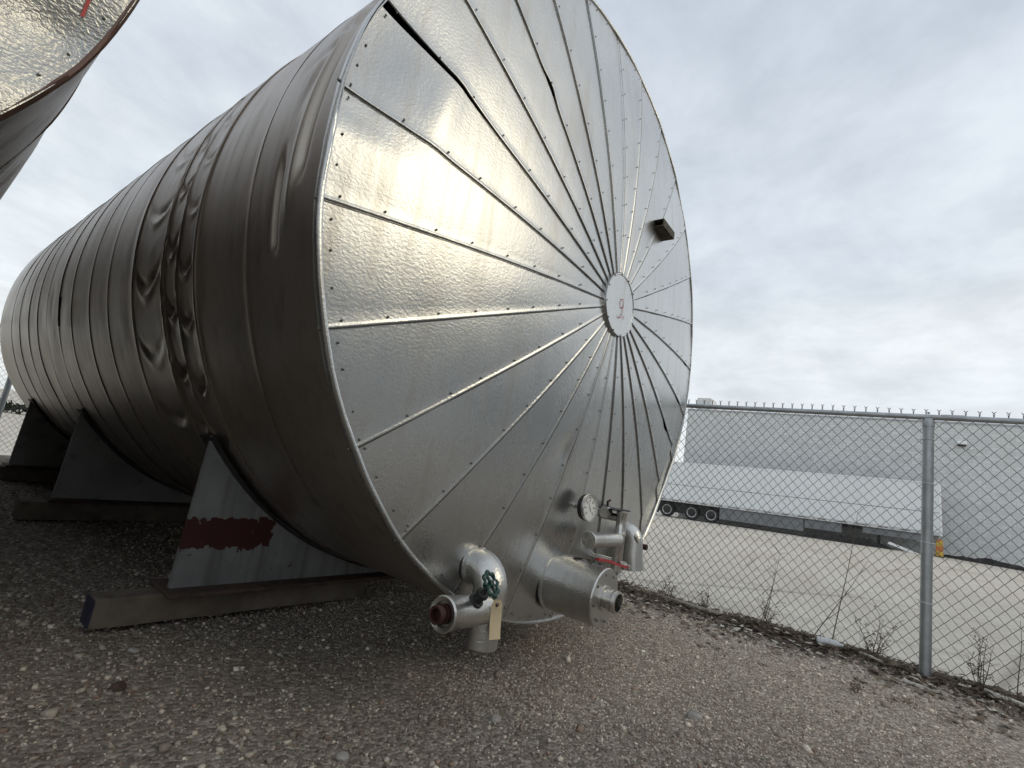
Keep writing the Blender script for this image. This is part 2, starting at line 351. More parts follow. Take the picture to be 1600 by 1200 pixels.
# loose stones
ico_v = np.array([(x, y, z) for x in (-1, 1) for y in (-1, 1) for z in (-1, 1)], float) / 1.5
ico_f = np.array([(0, 1, 3), (0, 3, 2), (4, 6, 7), (4, 7, 5), (0, 4, 5), (0, 5, 1), (2, 3, 7), (2, 7, 6), (0, 2, 6), (0, 6, 4), (1, 5, 7), (1, 7, 3)])
def stones(n, xr, yr, smin, smax, pw, keep=None):
    x = rng.uniform(*xr, n); y = rng.uniform(*yr, n)
    if keep is not None: k = keep(x, y); x, y = x[k], y[k]
    n = len(x); s = smin + (smax - smin) * rng.random(n) ** pw
    V = ico_v[None] * (1 + rng.uniform(-0.38, 0.38, (n, 8, 3))); V = V * (s[:, None, None] * 0.5) * rng.uniform(0.6, 1.25, (n, 1, 3)); V[:, :, 2] *= 0.75
    a = rng.uniform(0, 2 * np.pi, n); ca, sa = np.cos(a)[:, None], np.sin(a)[:, None]
    b_ = rng.uniform(-0.6, 0.6, n); cb_, sb = np.cos(b_)[:, None], np.sin(b_)[:, None]
    vx, vy, vz = V[:, :, 0] * ca - V[:, :, 1] * sa, V[:, :, 0] * sa + V[:, :, 1] * ca, V[:, :, 2]
    vy, vz = vy * cb_ - vz * sb, vy * sb + vz * cb_
    V = np.stack([vx + x[:, None], vy + y[:, None], vz + (yard_z(x, y) + s * 0.12)[:, None]], -1)
    t = rng.random(n) ** 1.7; tone = rng.random(n)
    c = np.array([0.135, 0.112, 0.089])[None] * (1 - t[:, None]) + np.array([0.50, 0.44, 0.365])[None] * t[:, None]
    c = np.where((tone > 0.985)[:, None], np.array([0.56, 0.52, 0.45])[None], c); c = np.where((tone < 0.16)[:, None], np.array([0.185, 0.132, 0.10])[None] * (0.7 + 0.6 * t[:, None]), c)
    c = c * (1.2 + 0.95 * sstep(-1.6, 1.1, x + 0.8 * vnoise(x, y, 91, 3, .8)))[:, None]  # paler towards the fence: own tone plus brighter light painted in
    C = np.repeat(np.concatenate([c, np.ones((n, 1))], 1)[:, None], 8, 1)
    return V.reshape(-1, 3), (ico_f[None] + 8 * np.arange(n)[:, None, None]).reshape(-1, 3), C.reshape(-1, 4)
sets = [stones(120000, (-2.6, 2.6), (-1.9, 1.6), 0.004, 0.012, 1.6, lambda x, y: rng.random(len(x)) < 0.35 + 0.65 * sstep(-0.35, 0.25, vnoise(x, y, 17, 3, 0.9))), stones(9000, (-2.9, 2.7), (-2.4, 4.5), 0.008, 0.028, 3.6), stones(3600, (-2.6, -0.7), (-1.2, 1.4), 0.008, 0.028, 2.8, lambda x, y: rng.random(len(x)) < 0.2 + 0.8 * sstep(-0.3, 0.3, vnoise(x, y, 27, 3, 1.1))), stones(22000, (-3.0, 0.4), (1.2, 8.6), 0.010, 0.026, 1.8), stones(2600, (1.5, 2.5), (-2.6, 1.6), 0.012, 0.040, 2.6, lambda x, y: (vnoise(x, y, 71, 3, 1.6) > 0.02) & (rng.random(len(x)) < (x - 1.4))), stones(160, (-2.7, 2.7), (-2.4, 4.0), 0.025, 0.052, 2.0)]
V = []; F = []; C = []; o_ = 0
for v_, f_, c_ in sets: V.append(v_); F.append(f_ + o_); C.append(c_); o_ += len(v_)
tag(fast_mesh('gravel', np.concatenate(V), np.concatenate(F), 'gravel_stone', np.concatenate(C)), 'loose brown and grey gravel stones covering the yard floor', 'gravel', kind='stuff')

# ------------------------------------------------------------------ horizontal insulated tanks
def tank(ax, az, y0, Rr, seams, length, label, head_mat, th0, old, group, saddle_ys, saddle_z, NP=27):
    root = empty('storage_tank', (ax, y0 + length / 2, 0.0), label, 'tank', group)
    H = 0.09 * Rr
    seed = 40 if old else 11
    def dome(r): return -H * (1 - (r / Rr) ** 2)
    # ---- end panels: tapering gores that overlap like shingles
    jit = np.array([0, 0, 0, .008, .008, .006, 0, -.012, -.014, .008, .006, 0, -.005, -.005, -.006, 0, 0, -.006, 0, 0, 0, 0, .012, -.008, -.004, 0, 0]) if not old else rng.uniform(-.012, .012, NP)
    th = np.array([math.pi + R_(th0) - k * 2 * math.pi / NP for k in range(NP)]) + jit
    hubr = 0.104 * Rr
    nr = 40
    rad = hubr * 0.92 + (Rr - hubr * 0.92) * np.linspace(0, 1, nr)
    def gap(k, r):     # how far the sheet edge at seam k has pulled open, radians
        q = r / Rr; g = np.zeros_like(q)
        if old: return g
        if k == 3: g = g + 0.019 * sstep(0.80, 1.0, q) + 0.012 * np.exp(-((q - 0.80) / 0.10) ** 2)
        if k == 5: g = g + 0.020 * np.exp(-((q - 0.655) / 0.035) ** 2)
        if k == 17: g = g + 0.026 * np.exp(-((q - 0.70) / 0.045) ** 2)
        if k == 16: g = g + 0.012 * np.exp(-((q - 0.80) / 0.05) ** 2)
        if k == 15: g = g + 0.010 * np.exp(-((q - 0.86) / 0.04) ** 2)
        return g
    def head_disp(x, z, r):    # dents and waves pressed into the sheet, + is inwards (towards +y)
        q = r / Rr
        d = 0.006 * vnoise(x, z, seed, 3, 1.1) * sstep(0.1, 0.4, q)
        if not old:
            a_ = np.arctan2(z, x)
            for (cx, cz, s, dep) in ((-0.281, 1.116 - 2.016, 0.035, 0.020), (-0.33, 1.06 - 2.016, 0.05, 0.006), (-0.48, 0.93 - 2.016, 0.02, 0.006)):
                d = d + dep * np.exp(-(((x - cx) / s) ** 2 + ((z - cz) / (s * 1.5)) ** 2))
            # creased corner beside the torn seam at the top left
            k3 = np.exp(-((a_ - (th[3] + 0.10)) / 0.16) ** 2); d = d + 0.055 * k3 * sstep(0.80, 1.0, q)
            d = d - 0.012 * np.exp(-((q - 0.80) / 0.03) ** 2) * np.exp(-((a_ - (th[3] + 0.10)) / 0.15) ** 2)
            kr = np.exp(-((((a_ + R_(33) + math.pi) % (2 * math.pi)) - math.pi) / 0.30) ** 2)
            d = d + (0.030 * sstep(0.80, 0.93, q) - 0.018 * np.exp(-((q - 0.86) / 0.03) ** 2) + 0.010 * vnoise(x, z, 5, 3, 3.0) * sstep(0.7, 0.9, q)) * kr
        else:
            d = d + (0.075 * vnoise(x, z, 77, 2, 2.1) + 0.02 * vnoise(x, z, 21, 2, 5.0)) * sstep(0.55, 0.85, q)
        return d
    for k in range(NP):
        t_hi, t_lo = th[k], th[(k + 1) % NP] - (2 * math.pi if k == NP - 1 else 0)   # seam k .. seam k+1 (clockwise)
        mid = (t_hi + t_lo) / 2
        low_is_hi = math.cos(mid) < 0           # on the left half the lower edge is seam k
        ra = rad[:, None]
        a0 = t_lo + np.zeros(nr); a1 = t_hi + np.zeros(nr)
        a1 = a1 - gap(k, rad)                              # open the torn seams on this sheet's side
        wid = (a1 - a0)[:, None]
        s_edge = np.array([0, 0.0008, 0.0035, 0.007, 0.011, 0.016]); lift = np.array([-0.004, 0.0030, 0.0036, 0.0030, 0.0014, 0.0005])
        s_in = np.linspace(0, 1, 9 if not old else 34)[1:]
        fr = s_edge[None] / (ra * wid)
        frs = np.concatenate([fr, fr[:, -1:] + (1 - fr[:, -1:]) * s_in[None]], 1)      # 0 at raised edge
        lf = np.concatenate([lift, 0.0005 - 0.0045 * s_in ** 2])[None] + np.zeros((nr, 1))
        A = (a1[:, None] - frs * wid) if low_is_hi else (a0[:, None] + frs * wid)
        lf = lf * np.clip((ra * wid) / 0.05, 0.3, 1)
        x = ra * np.cos(A); z = ra * np.sin(A)
        yy = dome(ra) - lf + head_disp(x, z, ra)
        P = np.stack([x + ax, yy + y0, z + az], -1)
        MB().grid(P).build('head_panel', head_mat, root, smooth=True, angle=28)
    for k in range(NP):      # dark ribbon laid along each lap
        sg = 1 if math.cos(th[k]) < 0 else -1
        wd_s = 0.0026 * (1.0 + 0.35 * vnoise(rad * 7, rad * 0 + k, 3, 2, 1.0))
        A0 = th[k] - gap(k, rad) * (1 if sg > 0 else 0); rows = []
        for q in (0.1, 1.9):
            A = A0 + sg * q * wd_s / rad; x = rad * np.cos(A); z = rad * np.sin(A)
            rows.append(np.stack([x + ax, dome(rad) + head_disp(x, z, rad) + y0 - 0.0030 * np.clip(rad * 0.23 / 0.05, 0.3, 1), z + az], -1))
        MB().grid(np.stack(rows, 1)).build('lap_line', 'lap_dark', root, fixn=False)
    # backing behind the sheets, seen only through open seams
    MB().lathe([(0.09, 0.0001), (0.09, Rr * 0.985)], (ax, y0, az), (0, 1, 0), 72, (False, False)).build('insulation_backing', 'dark_void', root)
    # centre plate
    yc = dome(0) + y0
    hub = MB().lathe([(0.006, hubr), (-0.012, hubr), (-0.018, hubr * 0.985), (-0.018, hubr * 0.94), (-0.014, hubr * 0.92), (-0.016, 0.001)], (ax, yc, az), (0, 1, 0), 48, (False, True)).build('centre_plate', head_mat, root, smooth=True, angle=40)
    MB().lathe([(-0.013, hubr * 1.012), (-0.0145, hubr * 1.012), (-0.0145, hubr * 0.995)], (ax, yc, az), (0, 1, 0), 48, (False, False)).build('plate_shadow_gap', 'dark_screw', root)
    if not old:
        yt = yc - 0.0195
        st = [(0.036, 0.052), (0.022, 0.070), (0.002, 0.060), (-0.006, 0.036), (0.002, 0.014), (0.018, 0.010), (0.034, 0.026), (0.036, 0.050), (0.036, 0.02), (0.032, -0.015), (0.018, -0.045), (-0.004, -0.055), (-0.018, -0.044)]
        mb = MB()
        def ribbon(pts, wd):
            pp = [Vector((ax + a_ - 0.01, yt, az + b_ - 0.03)) for a_, b_ in pts]; L_ = []; R2 = []
            for i, q in enumerate(pp):
                d = (pp[min(i + 1, len(pp) - 1)] - pp[max(i - 1, 0)]).normalized(); nrm = Vector((-d.z, 0, d.x)) * wd
                L_.append(q + nrm); R2.append(q - nrm)
            n = len(pp); mb.add(L_ + R2, [(i, i + 1, n + i + 1, n + i) for i in range(n - 1)])
        ribbon(st, 0.0026); ribbon([(0.058, -0.018), (0.063, -0.034), (0.058, -0.05), (0.054, -0.036), (0.058, -0.018)], 0.0014)
        mb.build('painted_number', 'red_marker', hub, fixn=False)
    # ---- folded rim trim
    n = 200; t = np.linspace(0, 2 * math.pi, n, endpoint=True); prof = [(0.001, -0.010, 0), (-0.006, -0.009, 0), (-0.009, -0.003, 0), (-0.008, 0.003, 1), (-0.003, 0.007, 1), (0.008, 0.008, 1), (0.030, 0.005, 1)]
    wv = 0.006 * vnoise(t * 9, t * 0, seed, 3, 1.0); wv[-1] = wv[0]
    P = np.zeros((n, len(prof), 3))
    for j, (py, pr, _) in enumerate(prof):
        r = Rr + pr + wv * 0.5; x = r * np.cos(t); z = r * np.sin(t)
        inner = head_disp((Rr - .01) * np.cos(t), (Rr - .01) * np.sin(t), np.full(n, Rr - .01)) * (0.8 if j < 3 else 0.35)
        P[:, j] = np.stack([x + ax, py + wv + y0 + inner, z + az], -1)
    P[-1] = P[0]
    MB().grid(P).build('rim_trim', 'stained_rim' if old else head_mat, root, smooth=True, angle=40)
    # ---- screws
    bs = np.array([(math.cos(a_), 0, math.sin(a_)) for a_ in np.arange(6) * math.pi / 3] + [(0.55 * math.cos(a_), -0.8, 0.55 * math.sin(a_)) for a_ in np.arange(6) * math.pi / 3])
    bf = [(i, (i + 1) % 6, 6 + (i + 1) % 6, 6 + i) for i in range(6)] + [(6, 7, 8, 9, 10, 11)]
    mb = MB()
    def screw(x, z, dy=0.0, s=0.0050):
        r = math.hypot(x, z); y = float(dome(r) + head_disp(np.array(x), np.array(z), np.array(r))) - 0.004 + dy
        mb.add(bs * s + np.array([x + ax, y + y0, z + az]), bf)
    for k in range(NP):
        up = -1 if math.cos(th[k]) < 0 else 1
        for r in np.arange(0.24, 0.985, 0.105 if not old else 0.12) * Rr:
            r = r + rng.uniform(-0.02, 0.02); a_ = th[k] + up * (0.022 / r); screw(r * math.cos(a_), r * math.sin(a_))
        for q in ((0.25, 0.6, 0.93) if not old else np.arange(0.05, 1, 0.14)):
            a_ = th[k] - q * 2 * math.pi / NP + rng.uniform(-.02, .02); screw((Rr - 0.035) * math.cos(a_), (Rr - 0.035) * math.sin(a_), 0.002)
        a_ = th[k]; mb.add(bs * 0.007 + np.array([ax + (Rr + .010) * math.cos(a_), y0 + 0.02, az + (Rr + .010) * math.sin(a_)]), bf)
    for k in range(12): a_ = k * math.pi / 6 + .2; mb.add(bs * 0.0055 + np.array([ax + hubr * .965 * math.cos(a_), yc - 0.018, az + hubr * .965 * math.sin(a_)]), bf)
    tag(mb.build('screws', 'dark_screw', root, fixn=False), kind='stuff')
    # ---- wrapped shell sheets
    yb = [0.0] + seams + [length]
    big = {3: 0.016, 4: 0.012}
    for i in range(len(yb) - 1):
        ya, ye = yb[i], yb[i + 1]; buck = (not old and 1.0 < ye and ya < 1.9) or i == 0
        nyy = max(12, int((ye - ya) / (0.011 if (buck and not old) else 0.05))); na = 860 if (buck and not old) else 240
        yv = np.linspace(ya + (0.006 if i == 0 else 0), ye + 0.03, nyy)
        # finer angular sampling on the side that faces the yard
        aa = np.linspace(0, 2 * math.pi, na)
        Yg, Ag = np.meshgrid(yv, aa, indexing='ij')
        el = np.degrees(((math.pi - Ag) + math.pi) % (2 * math.pi) - math.pi)   # elevation above the -x side
        front = [0.0, .006, .020, .007, .022, .008, .007, .010, .020, .006, .020, .012, .018, .010, .01, .01, .01][i % 17]
        u = (Yg - ya) / (ye - ya)
        rr = Rr + 0.001 + (0.10 * front + 0.0015) * (1 - sstep(0, 0.03, Yg - ya)) - 0.0015 * u
        rr = rr + 0.0035 * vnoise(Yg * 1.0, el * 0.03, seed + i, 3, 1.0)
        if not old:
            dy_ = Yg
            if 1.0 < ye and ya < 1.9:       # the buckled wrap
                Wt = sstep(-60, -30, el) * (1 - sstep(16, 50, el)) * sstep(1.03, 1.10, dy_) * (1 - sstep(1.84, 1.95, dy_))
                col_edges = [1.05, 1.25, 1.45, 1.92]; d = np.zeros_like(dy_)
                for j in range(3):
                    c0, c1 = col_edges[j], col_edges[j + 1]; uu = np.clip((dy_ - c0) / (c1 - c0), 0, 1)
                    bell = np.where((dy_ >= c0) & (dy_ <= c1), np.clip(3.2 * np.minimum(uu, 1 - uu), 0, 1), 0)
                    ph = el / (8.5 + 1.5 * j) + 0.37 * j - 1.3 * (uu - .5) ** 2 - (0.42 if j == 2 else 0.2) * uu + 0.30 * vnoise(el * 0.05, uu * 0.8, 31 + j, 2, 1.0)
                    fr = ph - np.floor(ph); v_ = np.exp(-((fr - 0.50) / 0.075) ** 2) - 0.7 * np.exp(-((fr - 0.34) / 0.065) ** 2) + 0.2 * np.sin(np.pi * fr)
                    d = d + bell * (0.002 + 0.0125 * v_) * (0.8 + 0.6 * vnoise(el * 0.04, uu * .6 + j * 3, 51, 2, 1.0))
                rr = rr - d * Wt
                for c0 in col_edges[1:3]: rr = rr + 0.005 * Wt * np.exp(-((dy_ - c0 - 0.012 * np.sin(el * 0.35)) / 0.011) ** 2)
                rr = rr + 0.006 * np.exp(-((dy_ - 1.035) / 0.010) ** 2) * 0.8
            if i == 0:                      # folds pressed into the front sheet
                c1 = 0.13 + 0.0022 * (30 - el) * 0.5
                up_ = 1 - sstep(30, 48, el)
                rr = rr - 0.020 * np.exp(-((dy_ - c1) / 0.028) ** 2) * sstep(-7, -3, el) * up_
                rr = rr + 0.007 * np.exp(-((dy_ - c1 - 0.05) / 0.020) ** 2) * sstep(-12, -6, el) * up_
                rr = rr - 0.012 * np.exp(-((dy_ - c1 - 0.12) / 0.022) ** 2) * sstep(2, 10, el) * up_
                rr = rr - 0.016 * np.exp(-((dy_ - 0.305) / 0.020) ** 2) * sstep(-14, -12, el) * (1 - sstep(-5, 1, el))
                rr = rr - 0.010 * np.clip(1 - np.abs(((el - 21 + dy_ * 22) / 2.2)), 0, 1) * (1 - sstep(.30, .45, dy_)) - 0.010 * np.clip(1 - np.abs(((el - 27 + dy_ * 30) / 2.0)), 0, 1) * (1 - sstep(.2, .4, dy_))
            if 3.85 < ye and ya < 5.75:
                g = vnoise(dy_ * 2.2, el * 0.05, 61, 3, 1.0); rr = rr - 0.016 * np.clip(g, 0, 1) * sstep(-45, -15, el) * (1 - sstep(35, 60, el))
        else:
            rr = rr - 0.03 * np.clip(vnoise(Yg * 1.5, el * 0.04, 61 + i, 3, 1.0), 0, 1)
        P = np.stack([rr * np.cos(Ag) + ax, Yg + y0, rr * np.sin(Ag) + az], -1)
        if i > 0:                           # turned-in front edge of the lapping sheet
            lip = P[0:1].copy(); c_ = np.array([ax, 0, az]); k_ = 1 - (0.10 * front + 0.004) / Rr
            lip[0, :, 0] = ax + (lip[0, :, 0] - ax) * k_; lip[0, :, 2] = az + (lip[0, :, 2] - az) * k_; lip[..., 1] += 0.004
            P = np.concatenate([lip, P], 0)
        MB().grid(P).build('shell_sheet', 'shell_aluminium', root, smooth=True, angle=(11 if (buck and not old and i > 0) else 32))
    # rear end
    MB().lathe([(0.0, Rr), (0.05, Rr * 0.7), (0.09, 0.01)], (ax, y0 + length, az), (0, 1, 0), 64, (False, False)).build('rear_head', head_mat, root, smooth=True)
    # ---- saddles
    for si, ys_ in enumerate(saddle_ys):
        zb = saddle_z; xa = 0.80 * Rr; ang0 = math.acos(min(1, 0.792))
        pts = [(-xa, zb)] + [(Rr * 0.998 * -math.cos(a_), az - Rr * 0.998 * math.sin(a_)) for a_ in np.linspace(R_(37.6), R_(180 - 37.6), 40)] + [(xa, zb)]
        mb = MB(); th_ = 0.016; n = len(pts)
        vs = [(ax + px_, y0 + ys_ - th_, pz_) for px_, pz_ in pts] + [(ax + px_, y0 + ys_ + th_, pz_) for px_, pz_ in pts]
        low = [(max(-xa, min(xa, px_)), zb) for px_, _ in pts]
        base_i = len(vs); vs += [(ax + px_, y0 + ys_ - th_, zb) for px_, _ in low] + [(ax + px_, y0 + ys_ + th_, zb) for px_, _ in low]
        fs = []
        for q in range(1, n - 2): fs += [(q, q + 1, base_i + q + 1, base_i + q), (n + q, base_i + n + q, base_i + n + q + 1, n + q + 1), (q, n + q, n + q + 1, q + 1)]
        fs += [(0, n, n + 1, 1), (n - 2, 2 * n - 2, 2 * n - 1, n - 1), (0, 1, base_i + 1), (n, base_i + n + 1, n + 1)]
        mb.add(vs, fs)
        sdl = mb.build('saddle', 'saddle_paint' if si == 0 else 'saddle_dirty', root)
        # wear pad between plate and shell, base plate, rear gusset ribs
        P = np.array([[((Rr + 0.020) * -math.cos(a_) + ax, y0 + ys_ + dy_, az - (Rr + 0.020) * math.sin(a_)) for dy_ in (-0.11, 0.11)] for a_ in np.linspace(R_(37.6), R_(142.4), 40)])
        MB().grid(P).build('wear_pad', 'black_steel', sdl, smooth=True)
        MB().box((ax - xa - 0.03, y0 + ys_ - 0.12, zb - 0.02), (ax + xa + 0.03, y0 + ys_ + 0.16, zb), 0.003).build('base_plate', 'rust', sdl)
        for px_ in (-0.55, 0.0, 0.55):
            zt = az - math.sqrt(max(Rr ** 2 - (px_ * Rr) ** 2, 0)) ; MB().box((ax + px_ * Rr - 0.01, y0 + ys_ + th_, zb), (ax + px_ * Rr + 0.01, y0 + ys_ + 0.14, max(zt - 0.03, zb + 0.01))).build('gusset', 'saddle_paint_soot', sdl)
    return root, lambda x, z: y0 + dome(np.hypot(x, z)) + head_disp(np.asarray(x), np.asarray(z), np.hypot(x, z))
T_AZ = 2.016; T_R = 1.8
seams1 = [0.52, 1.02, 1.43, 1.93, 2.43, 2.88, 3.40, 3.83, 4.32, 4.72, 5.17, 5.69, 6.20]
SAD_Y = [1.26, 3.93, 6.22]
tank1, dome1 = tank(0.0, T_AZ, 0.0, T_R, seams1, 7.05, 'large silver horizontal tank on saddles, its round end ribbed with radial seams', 'head_aluminium', 22.37, False, 'horizontal insulated tanks', SAD_Y, 0.175)
tank2, dome2 = tank(-4.05, 2.556, 0.56, T_R, [0.9, 1.9, 2.9, 3.9, 4.9, 5.9], 7.0, 'neighbouring dented silver tank cut off by the top left corner', 'old_head_aluminium', -176.0, True, 'horizontal insulated tanks', [1.3, 5.6], 0.725, 10)
# red scrawl on the neighbour's end
zs_ = np.linspace(2.14, 2.42, 16); P = np.zeros((16, 2, 3))
for j, dx_ in enumerate((-0.0045, 0.0045)):
    xs_ = -2.372 + dx_ + 0.02 * (zs_ - 2.14); P[:, j] = np.stack([xs_, dome2(xs_ + 4.05, zs_ - 2.556) - 0.004, zs_], -1)
MB().grid(P).build('painted_mark', 'red_marker', tank2, fixn=False)

tag(MB().box((-5.35, 0.9, -0.2), (-2.78, 7.4, 0.70), 0.02).build('light_blocker', 'pale_stone', None), kind='structure')  # unseen block added under the neighbouring tank to keep light out
# ------------------------------------------------------------------ fittings on the end of the tank
# outlet elbow, down leg and side valve
def arc(c, r, a0, a1, e1, e2, n=9): return [Vector(c) + Vector(e1) * r * math.cos(a_) + Vector(e2) * r * math.sin(a_) for a_ in np.linspace(a0, a1, n)]
ex, ez = -0.755, 0.552
cl_ = [(ex, 0.02, ez), (ex, -0.045, ez)] + arc((ex, -0.045, ez - 0.085), 0.085, math.pi / 2, math.pi, (0, 1, 0), (0, 0, 1), 10)[1:] + [(ex, -0.130, ez - 0.12)]
elbow = MB().tube(cl_, [0.072] * len(cl_), 28).build('outlet_elbow', 'pipe_cladding', tank1, smooth=True, angle=50)
MB().lathe([(-0.004, 0.086), (-0.012, 0.085), (-0.016, 0.074), (-0.016, 0.07)], (ex, -0.022, ez), (0, 1, 0), 32, (False, False)).build('collar', 'pipe_cladding', elbow, smooth=True)
mb = MB()   # raised seam running over the back of the elbow
sp_ = [(ex + 0.010 + 0.03 * math.sin(i * .3), -0.03, ez + 0.072) for i in range(1)] + [(ex + 0.03, -0.045 - 0.085 * math.cos(a_) - 0.062 * math.cos(a_), ez - 0.085 + (0.085 + 0.066) * math.sin(a_)) for a_ in np.linspace(math.pi / 2, 0, 10)]
mb.tube(sp_ + [(ex + 0.03, -0.192, ez - 0.13)], 0.004, 6).build('cladding_seam', 'pipe_cladding', elbow, smooth=True)
leg = MB().lathe([(0.0, 0.066), (-0.005, 0.068), (-0.10, 0.067), (-0.185, 0.066), (-0.188, 0.062), (-0.175, 0.058)], (ex, -0.130, ez - 0.115), (0, 0, 1), 32, (False, True)).build('down_leg', 'pipe_cladding', elbow, smooth=True, angle=40)
vb0 = Vector((ex - 0.02, -0.145, 0.408)); vd = Vector((-1, -0.05, 0.05)).normalized()
valve = MB().lathe([(0.0, 0.060), (0.10, 0.061), (0.16, 0.0605), (0.27, 0.062), (0.276, 0.066), (0.283, 0.061), (0.279, 0.046), (0.262, 0.044)], vb0, vd, 32, (False, True)).build('valve_body', 'pipe_cladding', tank1, smooth=True, angle=40)
pe = vb0 + vd * 0.262
MB().lathe([(0.0, 0.036), (0.022, 0.036), (0.022, 0.027), (0.036, 0.027), (0.036, 0.033), (0.056, 0.033), (0.059, 0.030), (0.057, 0.022), (0.03, 0.021)], pe, vd, 20, (False, True)).build('pipe_end', 'rusty_red_iron', valve, smooth=True, angle=35)
mb = MB()
for i in range(9):
    q = pe + vd * random.uniform(-0.05, 0.0) + Vector((0, random.uniform(-0.04, 0.04), -0.045 - random.uniform(0, 0.035))); s = random.uniform(0.010, 0.022)
    mb.add([q + Vector((random.uniform(-s, s), random.uniform(-s, s), random.uniform(-s, s))) for _ in range(4)], [(0, 1, 2), (0, 2, 3), (0, 3, 1), (1, 3, 2)])
mb.build('torn_insulation', 'rust', valve)
bo = vb0 + vd * 0.135 + Vector((0, -0.030, 0.038)); bd = Vector((-0.02, -0.62, 0.78)).normalized()
bonnet = MB().lathe([(0.0, 0.030), (0.018, 0.031), (0.022, 0.022), (0.045, 0.020), (0.048, 0.026), (0.060, 0.026), (0.064, 0.012), (0.078, 0.008), (0.118, 0.0065)], bo, bd, 16).build('valve_bonnet', 'black_steel', valve, smooth=True, angle=35)
wc = bo + bd * 0.112; wd_ = Vector((0.15, -0.80, 0.52)).normalized(); u_ = wd_.cross(Vector((0, 0, 1))).normalized(); v2 = wd_.cross(u_)
mb = MB(); ring = [wc + (u_ * math.cos(a_) + v2 * math.sin(a_)) * (0.042 + 0.0035 * math.cos(8 * a_)) for a_ in np.linspace(0, 2 * math.pi, 49)]
mb.tube(ring, [0.0078 + 0.0022 * math.cos(8 * a_) for a_ in np.linspace(0, 2 * math.pi, 49)], 8, False)
for k in range(4): a_ = k * math.pi / 2 + .3; mb.tube([wc, wc + (u_ * math.cos(a_) + v2 * math.sin(a_)) * 0.042], 0.0065, 6)
mb.lathe([(-0.008, 0.014), (0.010, 0.014), (0.012, 0.010)], wc, wd_, 12)
wheel = mb.build('handwheel', 'green_paint', valve, smooth=True, angle=40)
MB().lathe([(0.010, 0.0075), (0.018, 0.0070)], wc, wd_, 6).build('spindle_nut', 'stainless', wheel)
# paper tag, hangs from the handwheel
tg = empty('paper_tag', (-0.806, -0.232, 0.32), 'blank manila paper tag hanging below the green valve handwheel', 'tag')
out = [(-0.022, 0.0), (0.022, 0.0), (0.024, 0.128), (0.014, 0.148), (-0.014, 0.148), (-0.024, 0.128)]
Rz = Matrix.Rotation(R_(-28), 3, 'Z') @ Matrix.Rotation(R_(-4), 3, 'Y')
def tgp(a_, d, b_): return Vector((-0.808, -0.232, 0.318)) + Rz @ Vector((a_, d + 0.01 * math.sin(b_ * 18), b_))
n = 6; mb = MB(); rows = [0.0, 0.03, 0.06, 0.095, 0.128, 0.148]; wds = [0.0235, 0.0235, 0.024, 0.024, 0.024, 0.013]
P = np.array([[tgp(s_ * w_, dd, r_) for s_ in (-1, -0.3, 0.3, 1)] for r_, w_ in zip(rows, wds) for dd in (0,)])
P2 = np.array([[tgp(s_ * w_, 0.0012, r_) for s_ in (-1, -0.3, 0.3, 1)] for r_, w_ in zip(rows, wds)])
mb.grid(P); mb.grid(P2); card = mb.build('card', 'manila_card', tg, fixn=False)
q = tgp(0, -0.0012, 0.128); MB().lathe([(0, 0.0075), (-0.001, 0.0075), (-0.001, 0.003)], q, Rz @ Vector((0, 1, 0)), 14, (False, True)).build('eyelet', 'rusty_red_iron', card)
MB().tube([q + Vector((0, -0.002, 0)), q + Vector((-0.01, 0.005, 0.02)), wc + (v2 * -0.042) + Vector((0, 0, -0.01))], 0.0012, 5).build('string', 'pale_wire', tg)
# large insulated nozzle
nx, nz = -0.080, 0.440
noz = MB().lathe([(0.0, 0.158), (-0.012, 0.158), (-0.016, 0.148), (-0.10, 0.147), (-0.285, 0.141), (-0.290, 0.144), (-0.297, 0.141), (-0.297, 0.060)], (nx, -0.035, nz), (0.0, 1, 0.04), 48, (False, True)).build('insulated_nozzle', 'pipe_cladding', tank1, smooth=True, angle=35)
MB().lathe([(-0.297, 0.062), (-0.305, 0.062), (-0.308, 0.046), (-0.330, 0.046), (-0.332, 0.053), (-0.345, 0.053), (-0.346, 0.046), (-0.352, 0.046), (-0.354, 0.054), (-0.370, 0.053), (-0.372, 0.043), (-0.33, 0.041)], (nx, -0.035, nz), (0.0, 1, 0.04), 28, (False, False)).build('pipe_coupling', 'stainless', noz, smooth=True, angle=35)
MB().lathe([(-0.335, 0.001), (-0.335, 0.0425)], (nx, -0.035, nz), (0.0, 1, 0.04), 20, (False, False)).build('pipe_bore', 'dark_void', noz)
mb = MB()   # torn cladding on the top of the nozzle
for i in range(16):
    a_ = random.uniform(-0.25, 0.55); y_ = -0.035 - random.uniform(0.12, 0.22); r_ = 0.150; c_ = Vector((nx + r_ * math.sin(a_), y_, nz + r_ * math.cos(a_) - 0.006)); s = random.uniform(0.010, 0.022)
    mb.add([c_ + Vector((random.uniform(-s, s) * 1.6, random.uniform(-s, s) * 1.8, random.uniform(-s, s) * 0.4)) for _ in range(4)], [(0, 1, 2), (0, 2, 3), (0, 3, 1), (1, 3, 2)])
mb.build('torn_cladding', 'insulation', noz)
for k in range(8):
    a_ = k * math.pi / 4 + .2; MB().lathe([(0, 0.007), (-0.006, 0.007), (-0.008, 0.004)], (nx + 0.115 * math.cos(a_), -0.035 - 0.297, nz - 0.012 + 0.115 * math.sin(a_)), (0, 1, 0), 6).build('screw', 'dark_screw', noz)
